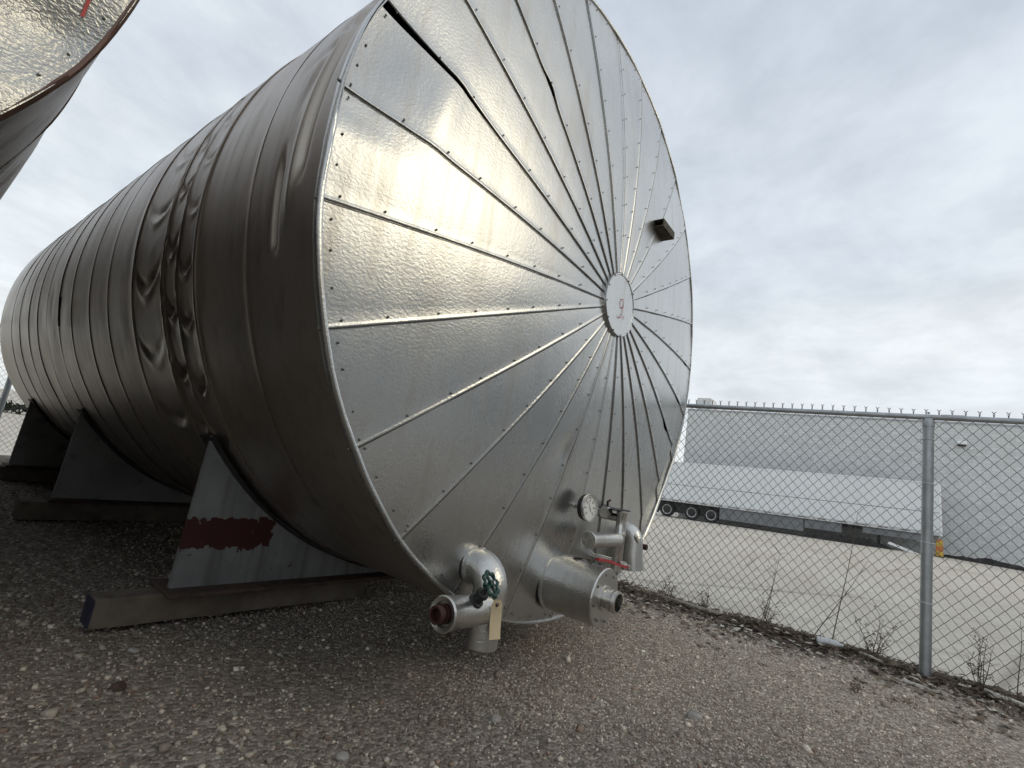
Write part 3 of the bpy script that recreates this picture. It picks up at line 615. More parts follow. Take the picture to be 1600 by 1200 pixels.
# dial thermometer
gc = Vector((-0.072, -0.165, 0.845)); gd = Vector((-0.10, -1, 0.06)).normalized()
gauge = MB().lathe([(-0.022, 0.020), (-0.018, 0.066), (0.0, 0.070), (0.012, 0.0705), (0.020, 0.0705)], gc, gd, 40, (True, False)).build('dial_gauge', 'black_steel', tank1, smooth=True, angle=35)
MB().lathe([(0.010, 0.0715), (0.020, 0.0745), (0.026, 0.072), (0.025, 0.066), (0.016, 0.0635)], gc, gd, 40, (False, False)).build('bezel', 'stainless', gauge, smooth=True, angle=50)
MB().lathe([(0.0165, 0.001), (0.0165, 0.066)], gc, gd, 40, (False, False)).build('dial', 'white_dial', gauge, fixn=False)
gu = gd.cross(Vector((0, 0, 1))).normalized(); gv = gu.cross(gd)      # gu to the viewer's right, gv up
mb = MB(); o0 = gc + gd * 0.0178
def dq(a_, b_): return o0 + gu * a_ + gv * b_
for i in range(31):
    a_ = R_(225 - i * 9); l0 = 0.050 if i % 5 else 0.045
    p0 = (math.cos(a_), math.sin(a_)); tn = (-p0[1], p0[0]); wd2 = 0.0008 if i % 5 else 0.0016
    mb.add([dq(p0[0] * l0 + tn[0] * wd2, p0[1] * l0 + tn[1] * wd2), dq(p0[0] * l0 - tn[0] * wd2, p0[1] * l0 - tn[1] * wd2), dq(p0[0] * .057 - tn[0] * wd2, p0[1] * .057 - tn[1] * wd2), dq(p0[0] * .057 + tn[0] * wd2, p0[1] * .057 + tn[1] * wd2)], [(0, 1, 2, 3)])
for i in range(7):
    a_ = R_(225 - i * 45); x_, z_ = 0.037 * math.cos(a_), 0.037 * math.sin(a_)
    for dx_ in (-0.004, 0.001): mb.add([dq(x_ + dx_, z_ - 0.004), dq(x_ + dx_ + 0.003, z_ - 0.004), dq(x_ + dx_ + 0.003, z_ + 0.004), dq(x_ + dx_, z_ + 0.004)], [(0, 1, 2, 3)])
mb.build('dial_marks', 'black_ink', gauge, fixn=False)
a_ = R_(62); p0 = Vector((math.cos(a_), math.sin(a_))); tn = Vector((-p0.y, p0.x)); o0 = gc + gd * 0.0195
MB().add([dq(*(p0 * -0.02 + tn * .003)), dq(*(p0 * -0.02 - tn * .003)), dq(*(p0 * 0.050))], [(0, 1, 2)]).build('needle', 'black_ink', gauge, fixn=False)
MB().lathe([(0.0, 0.012), (-0.11, 0.012)], gc + gd * -0.02, gd, 12).build('gauge_stem', 'stainless', gauge, smooth=True)
# level sampling standpipe with capped side branch and red ball valve lever
sx0, sy0 = 0.300, -0.200
stand = MB().lathe([(0.0, 0.028), (0.004, 0.031), (0.20, 0.031), (0.205, 0.034), (0.215, 0.034), (0.220, 0.031), (0.325, 0.031), (0.330, 0.034), (0.340, 0.034), (0.343, 0.020)], (sx0, sy0, 0.500), (0, 0, 1), 24).build('standpipe', 'stainless', tank1, smooth=True, angle=35)
br_ = MB().lathe([(0.0, 0.040), (0.33, 0.043), (0.345, 0.048), (0.356, 0.048), (0.358, 0.044), (0.352, 0.042)], (sx0 - 0.025, sy0, 0.678), (-1, 0.0, 0.01), 28, (False, False)).build('capped_branch', 'pipe_cladding', stand, smooth=True, angle=35)
MB().lathe([(0.3535, 0.001), (0.3535, 0.043)], (sx0 - 0.025, sy0, 0.678), (-1, 0.0, 0.01), 28, (False, False)).build('cap', 'stainless', stand)
mb = MB(); mb.box((sx0 - 0.13, sy0 - 0.008, 0.842), (sx0 + 0.09, sy0 + 0.13, 0.850), 0.002); mb.build('top_bracket', 'black_steel', stand)
MB().lathe([(0.0, 0.034), (0.045, 0.034), (0.047, 0.022), (0.10, 0.021)], (sx0 - 0.135, sy0 + 0.05, 0.825), (1, 0.15, 0), 6).build('pipe_union', 'stainless', stand)
MB().tube([(sx0 - 0.10, sy0 + 0.05, 0.86), (sx0 - 0.115, sy0 + 0.045, 0.885), (sx0 - 0.095, sy0 + 0.04, 0.895)], 0.007, 6).build('hook', 'rusty_red_iron', stand)
MB().lathe([(0.0, 0.022), (0.16, 0.022)], (sx0, sy0, 0.80), (0, 1, 0), 14).build('upper_nipple', 'stainless', stand, smooth=True)
MB().lathe([(0.0, 0.022), (0.16, 0.022)], (sx0, sy0, 0.55), (0, 1, 0), 14).build('lower_nipple', 'stainless', stand, smooth=True)
lv = MB(); lp = [Vector((-0.100, -0.275, 0.604)), Vector((0.05, -0.272, 0.586)), Vector((0.14, -0.266, 0.566)), Vector((0.33, -0.255, 0.535))]
for a_, b_ in zip(lp[:-1], lp[1:]):
    d = (b_ - a_).normalized(); s1 = Vector((0, 1, 0)) * 0.009; s2 = d.cross(Vector((0, 1, 0))).normalized() * 0.007
    lv.add([a_ + s1 + s2, a_ - s1 + s2, a_ - s1 - s2, a_ + s1 - s2, b_ + s1 + s2, b_ - s1 + s2, b_ - s1 - s2, b_ + s1 - s2], [(0, 1, 2, 3), (4, 7, 6, 5), (0, 4, 5, 1), (1, 5, 6, 2), (2, 6, 7, 3), (3, 7, 4, 0)])
lv.build('valve_lever', 'red_paint', stand)
MB().lathe([(0.0, 0.024), (0.05, 0.024), (0.052, 0.012), (0.075, 0.012)], (sx0 + 0.03, sy0 + 0.005, 0.538), (0, -1, 0), 8).build('ball_valve', 'stainless', stand)
# hooded vent right of the standpipe
hx = 0.70
cl_ = [(hx, 0.0, 0.70), (hx, -0.05, 0.705)] + arc((hx, -0.05, 0.635), 0.07, math.pi / 2, math.pi, (0, 1, 0), (0, 0, 1), 8)[1:] + [(hx, -0.122, 0.56), (hx + 0.01, -0.128, 0.475)]
hood = MB().tube(cl_, [0.060] * 2 + [0.060] * 7 + [0.066, 0.074], 22).build('vent_hood', 'pipe_cladding', tank1, smooth=True, angle=50)
MB().box((hx - 0.10, -0.17, 0.648), (hx + 0.02, -0.155, 0.668), 0.002, Matrix.Rotation(R_(38), 3, 'Y')).build('strap', 'stainless', hood)
MB().lathe([(0, .02), (.03, .02)], (hx + 0.06, -0.16, 0.62), (0, -1, 0), 6).build('bolt', 'rusty_red_iron', hood)
# channel lug high on the right side
bx0, bx1, bz0 = 0.44, 0.65, 2.775
mb = MB(); mb.box((bx0, -0.185, bz0 - 0.026), (bx1, -0.100, bz0 - 0.020)); mb.box((bx0, -0.185, bz0 + 0.020), (bx1, -0.100, bz0 + 0.026)); mb.box((bx0, -0.1910, bz0 - 0.026), (bx1, -0.1855, bz0 + 0.026))
mb.build('lifting_lug', 'insulation', tank1)
# dent ridges: strapping left on the shell
for (y_, a0, a1) in ((3.62, -16, -9),):
    MB().tube([(-(T_R + 0.03) * math.cos(R_(a_)), y_ + 0.02 * math.sin(a_ * .3), T_AZ + (T_R + 0.03) * math.sin(R_(a_))) for a_ in np.linspace(a0, a1, 12)], 0.008, 6).build('loose_strap', 'black_steel', tank1, smooth=True)

# ------------------------------------------------------------------ timbers under the saddles
def timber(name, x0, x1, y0, y1, z0, z1, label, blue=False):
    r = empty(name, ((x0 + x1) / 2, (y0 + y1) / 2, z0), label, 'beam', 'timbers under the saddles')
    nx_ = 40; xs = np.linspace(x0, x1, nx_); prof = [(y0, z0), (y0, z1 - .008), (y0 + .008, z1), (y1 - .008, z1), (y1, z1 - .008), (y1, z0)]
    P = np.array([[(x, py + 0.004 * vnoise(x * 3, j, 3, 2, 1.0), pz + 0.003 * vnoise(x * 4, j + 9, 5, 2, 1.0)) for j, (py, pz) in enumerate(prof)] for x in xs])
    mb = MB(); mb.grid(P); mb.add(P[0], [tuple(range(6))]); mb.add(P[-1], [tuple(range(6))]); mb.build('baulk', 'timber', r)
    if blue:
        MB().box((x0 - 0.006, y0 + 0.003, z0 + .004), (x0 - 0.001, y1 - 0.004, z1 - 0.006)).build('painted_end', 'blue_paint', r)
timber('timber_beam', -1.715, -0.30, 1.235, 1.36, 0.030, 0.154, 'long grey timber with a blue painted end under the nearest saddle', True)
timber('timber_beam', -1.62, 1.5, 3.84, 4.06, 0.012, 0.153, 'timber in deep shade under the middle saddle')
timber('timber_beam', -2.6, 1.5, 6.12, 6.34, 0.012, 0.153, 'timber in deep shade under the farthest saddle')

# ------------------------------------------------------------------ chain-link fences
def chain_link(length, zb, height, seed):
    """wire fabric along +x from 0, in the xz plane, as one numpy mesh"""
    w_, lv_ = 0.0376, 0.0425; nw = int(length / w_); nl = int(height / lv_); ns = 4; r = 0.0028
    pts = []
    for i in range(nw):
        j = np.arange(nl + 1); s = np.where((j + i) % 2 == 0, 1, -1)
        x = i * w_ + s * w_ * 0.5; z = zb + j * lv_; y = 0.0022 * s * (1 if i % 2 else -1)
        x = x + 0.007 * vnoise(x * 1.0 + 3, z, seed, 2, 1.5); z = z + 0.006 * vnoise(x, z * 1.0, seed + 5, 2, 2.0)
        x = x - s * 0.0016
        # ends twist together above the rail and splay
        tip = 1 if (nl + i) % 2 == 0 else -1
        top = np.array([[x[-1] + 0.000, 0.003, z[-1] + 0.012], [x[-1] - tip * 0.003, -0.003, z[-1] + 0.022], [x[-1] + tip * 0.001, 0.003, z[-1] + 0.030], [x[-1] - tip * 0.010, 0.0, z[-1] + 0.040]])
        pts.append(np.concatenate([np.stack([x, y, z], 1), top]))
    P = np.array(pts); m = P.shape[1]; P[:, :, 1] += 0.018 * vnoise(P[:, :, 0], P[:, :, 2], seed + 2, 2, 1.1) * np.clip((1.85 - P[:, :, 2]) * 3, 0, 1)
    D = np.zeros_like(P); D[:, 1:-1] = P[:, 2:] - P[:, :-2]; D[:, 0] = P[:, 1] - P[:, 0]; D[:, -1] = P[:, -1] - P[:, -2]
    D /= np.linalg.norm(D, axis=2, keepdims=True); U = np.zeros_like(D); U[..., 1] = 1; U -= D * (U * D).sum(2, keepdims=True); U /= np.linalg.norm(U, axis=2, keepdims=True); W_ = np.cross(D, U)
    an = np.arange(ns) * 2 * np.pi / ns + 0.78
    V = P[:, :, None] + r * (U[:, :, None] * np.cos(an)[None, None, :, None] + W_[:, :, None] * np.sin(an)[None, None, :, None])
    I = np.arange(nw * m * ns).reshape(nw, m, ns); J = np.roll(I, -1, 2)
    F = np.stack([I[:, :-1], J[:, :-1], J[:, 1:], I[:, 1:]], -1).reshape(-1, 4)
    return V.reshape(-1, 3), F
FX = 2.32; FTOP = 1.862
fence = empty('chain_link_fence', (FX, -1.65, 0), 'galvanised chain-link fence with top rail along the right side of the yard', 'fence', 'chain-link fences')
V, F = chain_link(14.0, 0.062, 1.845, 3)
Vw = np.stack([V[:, 1] + 0.046, V[:, 0] - 5.0 + 1.65, V[:, 2]], 1)
tag(fast_mesh('wire_mesh', Vw, F, 'fence_wire', parent=fence), kind='stuff')
for y_ in (-4.70, -1.648, 1.40, 4.45, 7.5):
    z0 = -0.25
    po = MB().lathe([(z0, 0.0345), (0.75, 0.0345), (FTOP - 0.075, 0.0345)], (FX, y_, 0), (0, 0, 1), 24).build('post', 'galvanised_steel', fence, smooth=True, angle=40)
    MB().lathe([(FTOP - 0.078, 0.038), (FTOP - 0.035, 0.038), (FTOP - 0.018, 0.030), (FTOP - 0.015, 0.012)], (FX, y_, 0), (0, 0, 1), 24).build('post_cap', 'galvanised_steel', po, smooth=True, angle=40)
    mb = MB(); mb.tube([(FX, y_ + 0.024 * 0, FTOP + 0.02), (FX, y_, FTOP + 0.034)], 0.008, 8); mb.build('eye_bolt', 'galvanised_steel', po)
    for zt in (1.685, 1.355, 0.93, 0.515):
        t_ = np.linspace(-0.35 * math.pi, 1.35 * math.pi, 18)
        MB().tube([(FX + 0.046, y_ - 0.052, zt + 0.006)] + [(FX - 0.037 * math.sin(a_) , y_ - 0.037 * math.cos(a_), zt + 0.002 * a_) for a_ in t_] + [(FX + 0.046, y_ + 0.055, zt + 0.004)], 0.0024, 5).build('wire_tie', 'pale_wire', po, smooth=True)
MB().tube([(FX, y_, FTOP - 0.002 + 0.004 * math.sin(y_ * .7)) for y_ in np.linspace(-5, 9.0, 30)], 0.0215, 16).build('top_rail', 'galvanised_steel', fence, smooth=True, angle=40)
MB().tube([(FX, -1.86, FTOP - 0.003), (FX, -1.72, FTOP - 0.003)], 0.0235, 16).build('rail_sleeve', 'galvanised_steel', fence, smooth=True, angle=40)
fence2 = empty('chain_link_fence', (-3.0, 9.0, 0), 'chain-link fence seen past the far end of the tank at the left edge', 'fence', 'chain-link fences')
V, F = chain_link(6.6, 0.04, 1.845, 9)
Vw = np.stack([V[:, 0] - 1.3, V[:, 1] + 0.046, V[:, 2]], 1)
tag(fast_mesh('wire_mesh', Vw, F, 'fence_wire', parent=fence2), kind='stuff')
for x_ in (-4.3, -1.33, 1.9):
    MB().lathe([(-0.2, 0.036), (FTOP, 0.036), (FTOP + .02, 0.01)], (x_, 9.0, 0), (0, 0, 1), 16).build('post', 'galvanised_steel', fence2, smooth=True, angle=40)
MB().tube([(-4.3, 9.0, FTOP), (2.3, 9.0, FTOP)], 0.0215, 12).build('top_rail', 'galvanised_steel', fence2, smooth=True, angle=40)

# ------------------------------------------------------------------ trailer in the lot
TR = bpy.data.objects.new('semi_trailer', None); COL.objects.link(TR)
tag(TR, 'long white box semi-trailer parked along the block wall beyond the fence', 'trailer')
TR.location = (33.9, 4.6, float(lot_z(33.9, 4.6))); TR.rotation_euler = (R_(-2.1), 0, 0)
def tpart(mb, name, mat, parent=None, **kw):      # verts in trailer-local coordinates
    o = mb.build(name, mat, None, **kw); o.parent = parent or TR; return o
TL0, TL1, FLR, TOPZ, TW = -8.1, 8.1, 1.12, 3.98, 2.6
npan = 13; pw = (TL1 - TL0) / npan
for i in range(npan):
    a_, b_ = TL0 + i * pw, TL0 + (i + 1) * pw
    mb = MB(); mb.box((0.0, a_ + 0.001, FLR + 0.16), (0.03, b_ - 0.001, FLR + 1.20 + 0.0), 0.004); tpart(mb, 'lower_side_panel', 'trailer_white')
    mb = MB(); mb.box((0.0, a_ + 0.001, FLR + 1.225), (0.03, b_ - 0.001, TOPZ - 0.10), 0.004); tpart(mb, 'upper_side_panel', 'trailer_white')
mb = MB(); mb.box((0.025, TL0 + .02, FLR), (TW, TL1 - .02, TOPZ - 0.02)); tpart(mb, 'body', 'trailer_rail')
mb = MB(); mb.box((-0.012, TL0, TOPZ - 0.10), (0.06, TL1, TOPZ), 0.01); tpart(mb, 'top_rail', 'trailer_white')
mb = MB(); mb.box((-0.008, TL0, FLR + 1.200), (0.02, TL1, FLR + 1.225)); tpart(mb, 'seam_rail', 'trailer_grey')
mb = MB(); mb.box((-0.015, TL0, FLR - 0.02), (0.06, TL1, FLR + 0.155), 0.01); rail_ = tpart(mb, 'bottom_rail', 'trailer_rail')
mb = MB()
for i in range(16): mb.box((-0.019, TL0 + 0.3 + i * 1.0, FLR + 0.06), (-0.0155, TL0 + 0.75 + i * 1.0, FLR + 0.10))
tpart(mb, 'reflective_strips', 'rusty_red_iron', rail_)
mb = MB(); mb.box((0.02, TL0 - 0.03, FLR), (TW, TL0 - 0.001, TOPZ - 0.03), 0.02); tpart(mb, 'front_wall', 'trailer_white')
mb = MB(); mb.box((-0.03, TL0 - 0.06, FLR - 0.02), (0.05, TL0 + 0.035, TOPZ - 0.06), 0.02); tpart(mb, 'corner_post', 'lamp_white')
mb = MB(); mb.box((0.3, TL0 + 0.1, FLR - 0.22), (0.45, TL1 - 0.1, FLR - 0.0)); mb.box((2.1, TL0 + 0.1, FLR - 0.22), (2.25, TL1 - 0.1, FLR - 0.0)); tpart(mb, 'chassis_rails', 'black_steel')
mb = MB(); mb.box((0.10, -1.6, 0.32), (0.14, 3.4, FLR - 0.02), 0.01); tpart(mb, 'side_skirt', 'trailer_grey')
mb = MB(); mb.box((0.10, -3.6, 0.55), (0.14, -1.65, FLR - 0.02), 0.01); tpart(mb, 'side_skirt', 'trailer_grey')
mb = MB(); mb.box((0.10, -8.0, 0.72), (0.14, -4.6, FLR - 0.02), 0.01); tpart(mb, 'side_skirt', 'trailer_grey')
for y_ in (3.95, 5.28, 7.05):
    wmb = MB().lathe([(0.0, 0.36), (-0.02, 0.47), (0.02, 0.505), (0.24, 0.505), (0.28, 0.47), (0.26, 0.3)], (0.10, y_, 0.505), (1, 0, 0), 28, (False, True))
    wh = tpart(wmb, 'wheel', 'rubber', smooth=True, angle=40)
    tpart(MB().lathe([(0.0, 0.345), (-0.012, 0.335), (0.002, 0.295), (0.012, 0.285)], (0.10, y_, 0.505), (1, 0, 0), 24, (False, False)), 'rim', 'wheel_rim', wh, smooth=True, angle=40)
    tpart(MB().lathe([(0.012, 0.285), (-0.02, 0.11), (-0.05, 0.09), (-0.05, 0.001)], (0.10, y_, 0.505), (1, 0, 0), 16, (False, False)), 'hub', 'black_steel', wh, smooth=True)
mb = MB(); mb.box((0.35, 3.0, 0.35), (2.2, 8.0, FLR - 0.02)); tpart(mb, 'bogie', 'black_steel')
mb = MB(); mb.box((0.16, 7.85, 0.2), (0.7, 7.88, FLR)); tpart(mb, 'mud_flap', 'rubber')
for x_ in (0.35, 2.1):
    mb = MB(); mb.box((x_, -5.4, 0.05), (x_ + 0.12, -5.28, FLR)); mb.box((x_ - 0.1, -5.5, 0.0), (x_ + 0.22, -5.18, 0.05)); tpart(mb, 'landing_leg', 'black_steel')

fc = bpy.data.curves.new('number', 'FONT'); fc.body = '67'; fc.size = 0.42; fo = bpy.data.objects.new('number', fc)
fm = bpy.data.meshes.new_from_object(fo); bpy.data.objects.remove(fo)
num = bpy.data.objects.new('fleet_number', fm); COL.objects.link(num); fm.materials.append(MATS['black_ink']); num.parent = TR
num.location = (-0.012, TL0 + 0.72, FLR + 0.62); num.rotation_euler = (R_(90), 0, R_(-90))
# ------------------------------------------------------------------ block building behind the trailer
bld = empty('warehouse', (37.2, 0, 0), 'long grey concrete block warehouse wall rising behind the white trailer', 'building')
BY0, BY1, BT = -40.0, 11.9, 7.90
MB().box((37.2, BY0, -2.5), (70.0, BY1, BT)).build('wall', 'block_wall', bld)
for i in range(17):
    a_ = BY1 + 0.05 - (i + 1) * 3.05; MB().box((37.14, a_ + 0.008, BT), (37.55, a_ + 3.05, BT + 0.10), 0.01).build('coping', 'shed_wall', bld)
MB().box((37.8, 10.35, BT - 0.2), (39.4, 11.45, BT + 1.15), 0.02).build('roof_housing', 'block_wall', bld)
fl = MB(); fl.box((36.85, -4.75, 6.60), (37.195, -4.28, 6.80), 0.04); fl = fl.build('flood_lamp', 'lamp_white', bld)
MB().box((36.88, -4.70, 6.52), (37.15, -4.33, 6.595), 0.01).build('lamp_lens', 'black_steel', fl)
MB().lathe([(0, 0.06), (0.1, 0.06)], (37.0, -4.95, 6.42), (1, 0, 0), 12).build('photocell', 'lamp_white', fl)
# ------------------------------------------------------------------ things lying in the lot
def heap(name, cx, cy, lx, ly, h, label, mat, cat, seed):
    n = 26; a_, b_ = np.meshgrid(np.linspace(-1, 1, 14), np.linspace(-1, 1, n * 2), indexing='ij')
    e = np.clip(1 - a_ ** 2, 0, 1) ** .5 * np.clip(1 - np.abs(b_) ** 3, 0, 1)
    zz_ = h * e * (0.55 + 0.55 * vnoise(a_ * 2, b_ * ly * 1.3, seed, 4, 1.2)) - 0.03
    P = np.stack([cx + a_ * lx, cy + b_ * ly, lot_z(cx, cy + b_ * ly) + zz_], -1)
    o = MB().grid(P).build(name, mat, None, base=(cx, cy, float(lot_z(cx, cy))), smooth=False); tag(o, label, cat)
heap('debris_heap', 33.9, 0.9, 0.5, 2.4, 0.75, 'black heap of scrap lying under the front half of the trailer', 'dark_rubble', 'debris', 4)
heap('debris_heap', 35.6, -5.4, 0.5, 2.3, 0.42, 'low dark strip of scrap along the wall right of the fence post', 'dark_rubble', 'debris', 14)
brl = empty('traffic_barrel', (33.2, -3.35, float(lot_z(33.2, -3.35))), 'orange and yellow safety barrel standing at the trailer front beside the fence post', 'barrel')
z0 = float(lot_z(33.2, -3.35)) - 0.05
for i, (a_, b_, r0, r1, mt) in enumerate(((0.0, 0.10, 0.20, 0.20, 'rubber'), (0.10, 0.36, 0.165, 0.16, 'yellow_plastic'), (0.36, 0.62, 0.16, 0.15, 'orange_plastic'), (0.62, 0.88, 0.15, 0.14, 'yellow_plastic'), (0.88, 0.98, 0.14, 0.08, 'orange_plastic'))):
    MB().lathe([(a_, r0), (b_ - .004, r1)], (33.2, -3.35, z0), (0, 0, 1), 20).build('base' if i == 0 else 'band', mt, brl, smooth=True, angle=40)
tag(MB().box((33.1, -2.55, 0.02), (33.2, -1.15, 0.16), 0.01, Matrix.Rotation(R_(16), 3, 'X')).build('white_board', 'lamp_white', None), 'white board leaning in the scrap under the trailer', 'board')
# dark hedge far beyond the rear fence
n = 900; c0 = np.stack([rng.uniform(0, 11, n), rng.uniform(57, 59.5, n), rng.uniform(0, 1, n) ** .8], 1); c0[:, 2] = lot_z(0, 58.) + c0[:, 2] * (0.9 + 0.5 * vnoise(c0[:, 0], c0[:, 1], 3, 2, .6))
tri = rng.normal(0, 0.16, (n, 3, 3)) + c0[:, None]
hd = fast_mesh('hedge', tri.reshape(-1, 3), np.arange(n * 3).reshape(-1, 3), 'hedge_leaf'); tag(hd, 'low dark hedge far off behind the tank at the left edge', 'hedge')

# ------------------------------------------------------------------ plants and litter along the fence
def weed(x, y, h, stems, spread, label, lean=(0, 0), twig=6, seed=0, leaves=0):
    rd = random.Random(seed); z0 = gz(x, y) if x < 2.9 else max(gz(x, y), float(lot_z(x, y)) - .02)
    r = empty('dry_weed', (x, y, z0), label, 'weed', 'dead weeds along the fence'); 
    for s in range(stems):
        a_ = rd.uniform(0, 2 * math.pi); hh = h * rd.uniform(0.55, 1.0) if s else h; sp = spread * rd.uniform(0.3, 1.0) if s else 0.15 * spread
        pts = []
        for i in range(8):
            t = i / 7; pts.append(Vector((x + math.cos(a_) * sp * t ** 1.3 + lean[0] * t + 0.012 * math.sin(5 * t + s), y + math.sin(a_) * sp * t ** 1.3 + lean[1] * t + 0.012 * math.cos(4 * t + s), z0 - 0.02 + hh * t)))
        mb = MB(); mb.tube(pts, [0.0045 * (1 - 0.75 * i / 7) * (0.6 + 0.5 * min(h, 1)) for i in range(8)], 5)
        for k in range(twig):
            i = rd.randint(2, 7); p0 = pts[i]; b_ = rd.uniform(0, 2 * math.pi); l = rd.uniform(0.25, 0.8) * (0.05 + 0.10 * h)
            p1 = p0 + Vector((math.cos(b_) * l, math.sin(b_) * l, l * rd.uniform(0.2, 1.1))); mb.tube([p0, (p0 + p1) / 2 + Vector((0, 0, l * .1)), p1], [0.0016, 0.0014, 0.0008], 4)
            for q in range(leaves):
                c_ = p1 + Vector((rd.gauss(0, .008), rd.gauss(0, .008), rd.gauss(0, .008))); e = 0.009
                mb.add([c_ + Vector((rd.uniform(-e, e), rd.uniform(-e, e), rd.uniform(-e, e))) for _ in range(3)], [(0, 1, 2)])
        mb.build('stem', 'dry_stem', r, fixn=False)
weed(2.40, -0.60, 0.62, 2, 0.10, 'tall thin dead stem left of the fence post with a bushy foot', (0.03, -0.10), 7, 1, 2)
weed(2.37, -0.64, 0.24, 5, 0.10, 'short dense dead weed at the foot of the tall thin stem', (0, 0), 8, 2, 3)
weed(2.44, -1.10, 1.05, 1, 0.05, 'tallest dead stem, reaching up the mesh to the trailer', (0.10, -0.12), 5, 3, 1)
weed(2.42, -0.96, 0.70, 1, 0.05, 'slanting dead stem leaning right towards the tallest one', (0.04, -0.34), 6, 4, 1)
weed(2.37, -1.36, 0.34, 7, 0.20, 'wide bushy dead weed just left of the fence post', (0, 0), 9, 5, 3)
weed(2.42, -1.94, 0.36, 6, 0.16, 'dark bushy dead weed just right of the fence post', (0, 0.04), 9, 6, 3)
weed(2.38, -2.12, 0.52, 1, 0.02, 'single straight dead stem at the right edge of the picture', (0, 0), 2, 7, 1)
weed(1.98, -2.02, 0.17, 3, 0.05, 'small upright dead weed in the gravel at the right edge', (0, 0), 6, 8, 4)
weed(2.40, 0.20, 0.22, 6, 0.14, 'low tangle of dead weed at the fence nearest the tank', (0, 0), 7, 9, 3)
weed(2.38, -0.15, 0.24, 4, 0.10, 'low dead weed beside the pale stick', (0, 0), 7, 10, 3)
weed(1.45, -1.28, 0.10, 3, 0.04, 'tiny dead weed out in the gravel before the post', (0, 0), 6, 12, 3)
# matted dead grass and leaves along the fence foot
def litter(name, n, mat, size, label, cat, xr, w_, up, seed):
    y = rng.uniform(-2.6, 2.5, n); x = xr + rng.normal(0, w_, n) + 0.05 * vnoise(y, y * 0, seed, 3, 1.4); keep = vnoise(y, x * 0.4, seed + 3, 3, 1.3) > rng.uniform(-0.75, 0.55, n); x, y = x[keep], y[keep]; n = len(x)
    z = np.where(x < 2.9, yard_z(x, y), np.maximum(yard_z(x, y), lot_z(x, y))) + rng.uniform(0, 0.02, n)
    a_ = rng.uniform(0, 2 * np.pi, n); l = size * rng.uniform(0.4, 1.3, n); wd = l * (0.022 if up > 0.3 else 0.42)
    d = np.stack([np.cos(a_), np.sin(a_), rng.uniform(0.1, 1.3, n) * up + rng.uniform(-.1, .25, n)], 1) * l[:, None]; s = np.stack([-np.sin(a_), np.cos(a_), rng.uniform(-.3, .3, n)], 1) * wd[:, None]
    c = np.stack([x, y, z], 1); V = np.stack([c - s, c + s, c + d * 0.6 + s * 0.6, c + d], 1)
    tag(fast_mesh(name, V.reshape(-1, 3), np.arange(n * 4).reshape(-1, 4), mat), label, cat, kind='stuff')
litter('dead_leaves', 17000, 'leaf_litter', 0.034, 'dark brown dead leaves matted along the foot of the fence', 'leaves', 2.34, 0.16, 0.12, 3)
litter('dead_grass', 7000, 'dry_grass', 0.075, 'short dead grass tufts along the foot of the fence', 'grass', 2.38, 0.12, 0.5, 23)
litter('wood_chips', 800, 'pale_wood', 0.055, 'pale wood chips and bark strewn before the fence', 'chips', 2.20, 0.16, 0.0, 63)
litter('dead_twigs', 900, 'dry_stem', 0.06, 'scattered thin twigs in the gravel near the fence', 'twigs', 2.05, 0.35, 0.15, 43)
# individual litter
def rock(x, y, s, label, mat='pale_stone', seed=0, flat=0.6):
    bm = bmesh.new(); bmesh.ops.create_icosphere(bm, subdivisions=2, radius=1.0); rd = random.Random(seed); o3 = [Vector((rd.gauss(0, 1), rd.gauss(0, 1), rd.gauss(0, 1))).normalized() for _ in range(7)]
    for q in bm.verts:
        c = q.co.copy()
        for n_ in o3:
            d = c.dot(n_)
            if d > 0.72: c -= n_ * (d - 0.72)
        q.co = Vector((c.x * s * 1.2, c.y * s * 0.9, c.z * s * flat))
    me = bpy.data.meshes.new('rock'); bm.to_mesh(me); bm.free(); me.materials.append(MATS[mat]); o = bpy.data.objects.new('rock', me); COL.objects.link(o)
    o.location = (x, y, gz(x, y) + s * flat * 0.35); o.rotation_euler = (0, 0, rd.uniform(0, 6)); tag(o, label, 'rock', 'larger stones lying in the gravel')
rock(0.113, -0.752, 0.034, 'grey stone alone in the open gravel right of the big nozzle', seed=1)
rock(-0.69, -0.21, 0.028, 'brownish stone in the gravel straight below the hanging tag', seed=2)
rock(-1.32, -0.08, 0.026, 'pale stone at the bottom edge, left of centre', seed=3)
rock(-1.727, 0.71, 0.030, 'reddish stone on the gravel in front of the long timber', 'rust', seed=4)
rock(-1.60, 1.02, 0.022, 'small pale stone beside the blue end of the timber', seed=6)
b0 = Vector((2.31, -1.00, gz(2.31, -1.00) + 0.024)); bdv = Vector((0.15, -0.98, 0.03)).normalized()
bot = MB().lathe([(0, 0.004), (0.006, 0.026), (0.03, 0.029), (0.10, 0.027), (0.13, 0.028), (0.155, 0.013), (0.175, 0.012)], b0, bdv, 14).build('plastic_bottle', 'white_plastic', None, smooth=True, base=b0); tag(bot, 'crushed white plastic bottle lying at the fence foot left of the post', 'bottle')
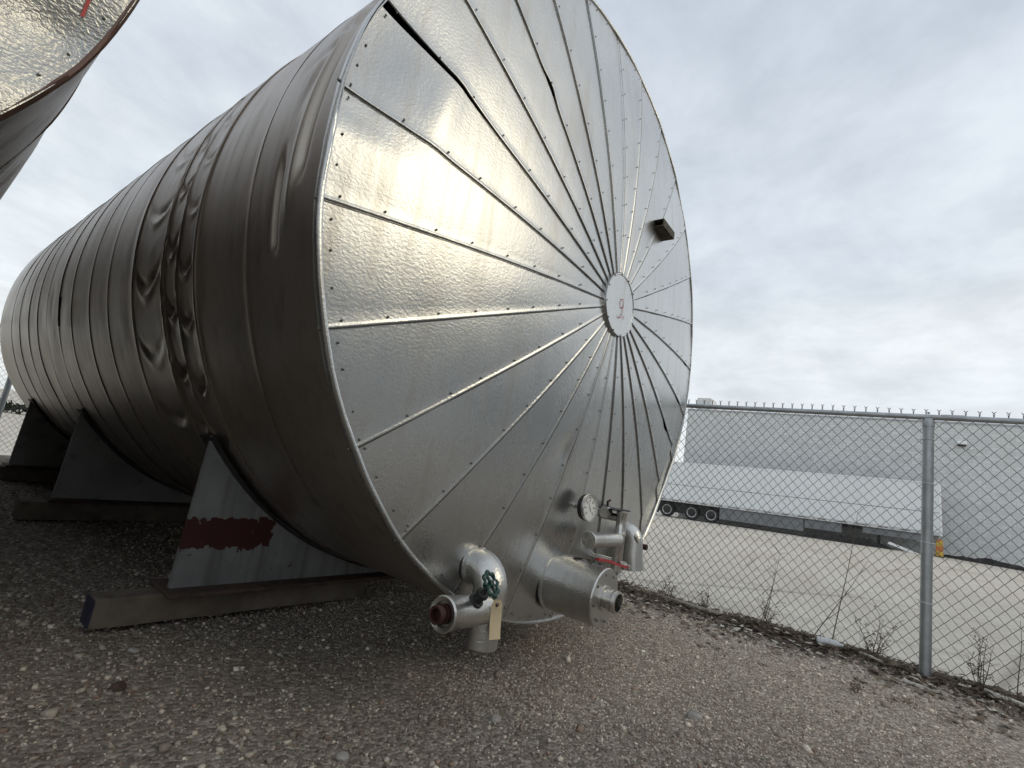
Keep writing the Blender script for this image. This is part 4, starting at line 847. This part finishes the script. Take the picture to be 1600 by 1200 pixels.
def plank(name, p0, p1, w_, t_, mat, label, cat):
    p0, p1 = Vector(p0), Vector(p1); d = (p1 - p0).normalized(); s = d.cross(Vector((0, 0, 1))).normalized() * w_ / 2; u = Vector((0, 0, 1)) * t_; mb = MB(); n = 8; rd = random.Random(int(p0.x * 1000)); P = []
    for i in range(n):
        c = p0.lerp(p1, i / (n - 1)); k = (0.35 + 0.6 * math.sin(math.pi * (i + .4) / n)) * rd.uniform(.6, 1.25); c = c + Vector((rd.gauss(0, .006), rd.gauss(0, .006), rd.gauss(0, .002))); P.append([c - s * k, c - s * k * .8 + u, c + s * k * .8 + u, c + s * k, c - s * k])
    mb.grid(np.array(P)); mb.add(P[0][:4], [(0, 1, 2, 3)]); mb.add(P[-1][:4], [(0, 1, 2, 3)]); o = mb.build(name, mat, None, base=p0); tag(o, label, cat)
plank('wood_stick', (2.38, 0.26, gz(2.38, .26) + .012), (2.30, -0.30, gz(2.3, -.3) + .012), 0.035, 0.022, 'pale_wood', 'long pale wooden stick lying along the fence near the tank', 'stick')
plank('wood_splinter', (2.30, -1.95, gz(2.30, -1.95) + .01), (2.20, -2.14, gz(2.2, -2.14) + .012), 0.055, 0.018, 'pale_wood', 'broken pale splinter of wood right of the fence post foot', 'wood')
plank('wood_splinter', (2.06, -1.52, gz(2.06, -1.52) + .005), (2.02, -1.70, gz(2.02, -1.70) + .008), 0.05, 0.012, 'pale_wood', 'flat pale chip of wood in the gravel before the fence post', 'wood')
plank('wood_splinter', (2.35, -1.28, gz(2.35, -1.28) + .012), (2.26, -1.42, gz(2.26, -1.42) + .012), 0.035, 0.014, 'pale_wood', 'short pale piece of wood left of the fence post foot', 'wood')
cb = [(-2.25 + 0.9 * t, 1.50 - 0.22 * t + 0.03 * math.sin(7 * t), gz(-2.25 + .9 * t, 1.5 - .22 * t) + 0.008) for t in np.linspace(0, 1, 24)]
tag(MB().tube([(x - 0, y - .16, z) for x, y, z in cb], 0.0018, 5).build('cable', 'dry_stem', None, smooth=True), 'thin pale cable on the ground leading to the blue end of the timber', 'cable')

# ------------------------------------------------------------------ shed behind the photographer (it shows only as the dark edge mirrored in the tank end)
shed = empty('yard_shed', (1.5, -13.0, 0), 'grey twin-gabled shed behind the photographer, mirrored low in the tank end', 'building')
def gable(x0, x1, eave, ridge, name='wall'):
    xm = (x0 + x1) / 2; pts = [(x0, -0.3), (x0, eave), (xm, ridge), (x1, eave), (x1, -0.3)]; ya, yb_ = -13.0, -24.0; mb = MB()
    mb.add([(x, ya, z) for x, z in pts] + [(x, yb_, z) for x, z in pts], [(0, 1, 2, 3, 4), (9, 8, 7, 6, 5)] + [(i, i + 5, (i + 1) % 5 + 5, (i + 1) % 5) for i in range(5)]); mb.build(name, 'shed_wall', shed)
gable(-9.0, 5.6, 6.5, 7.4); gable(5.61, 15.5, 6.6, 9.0)
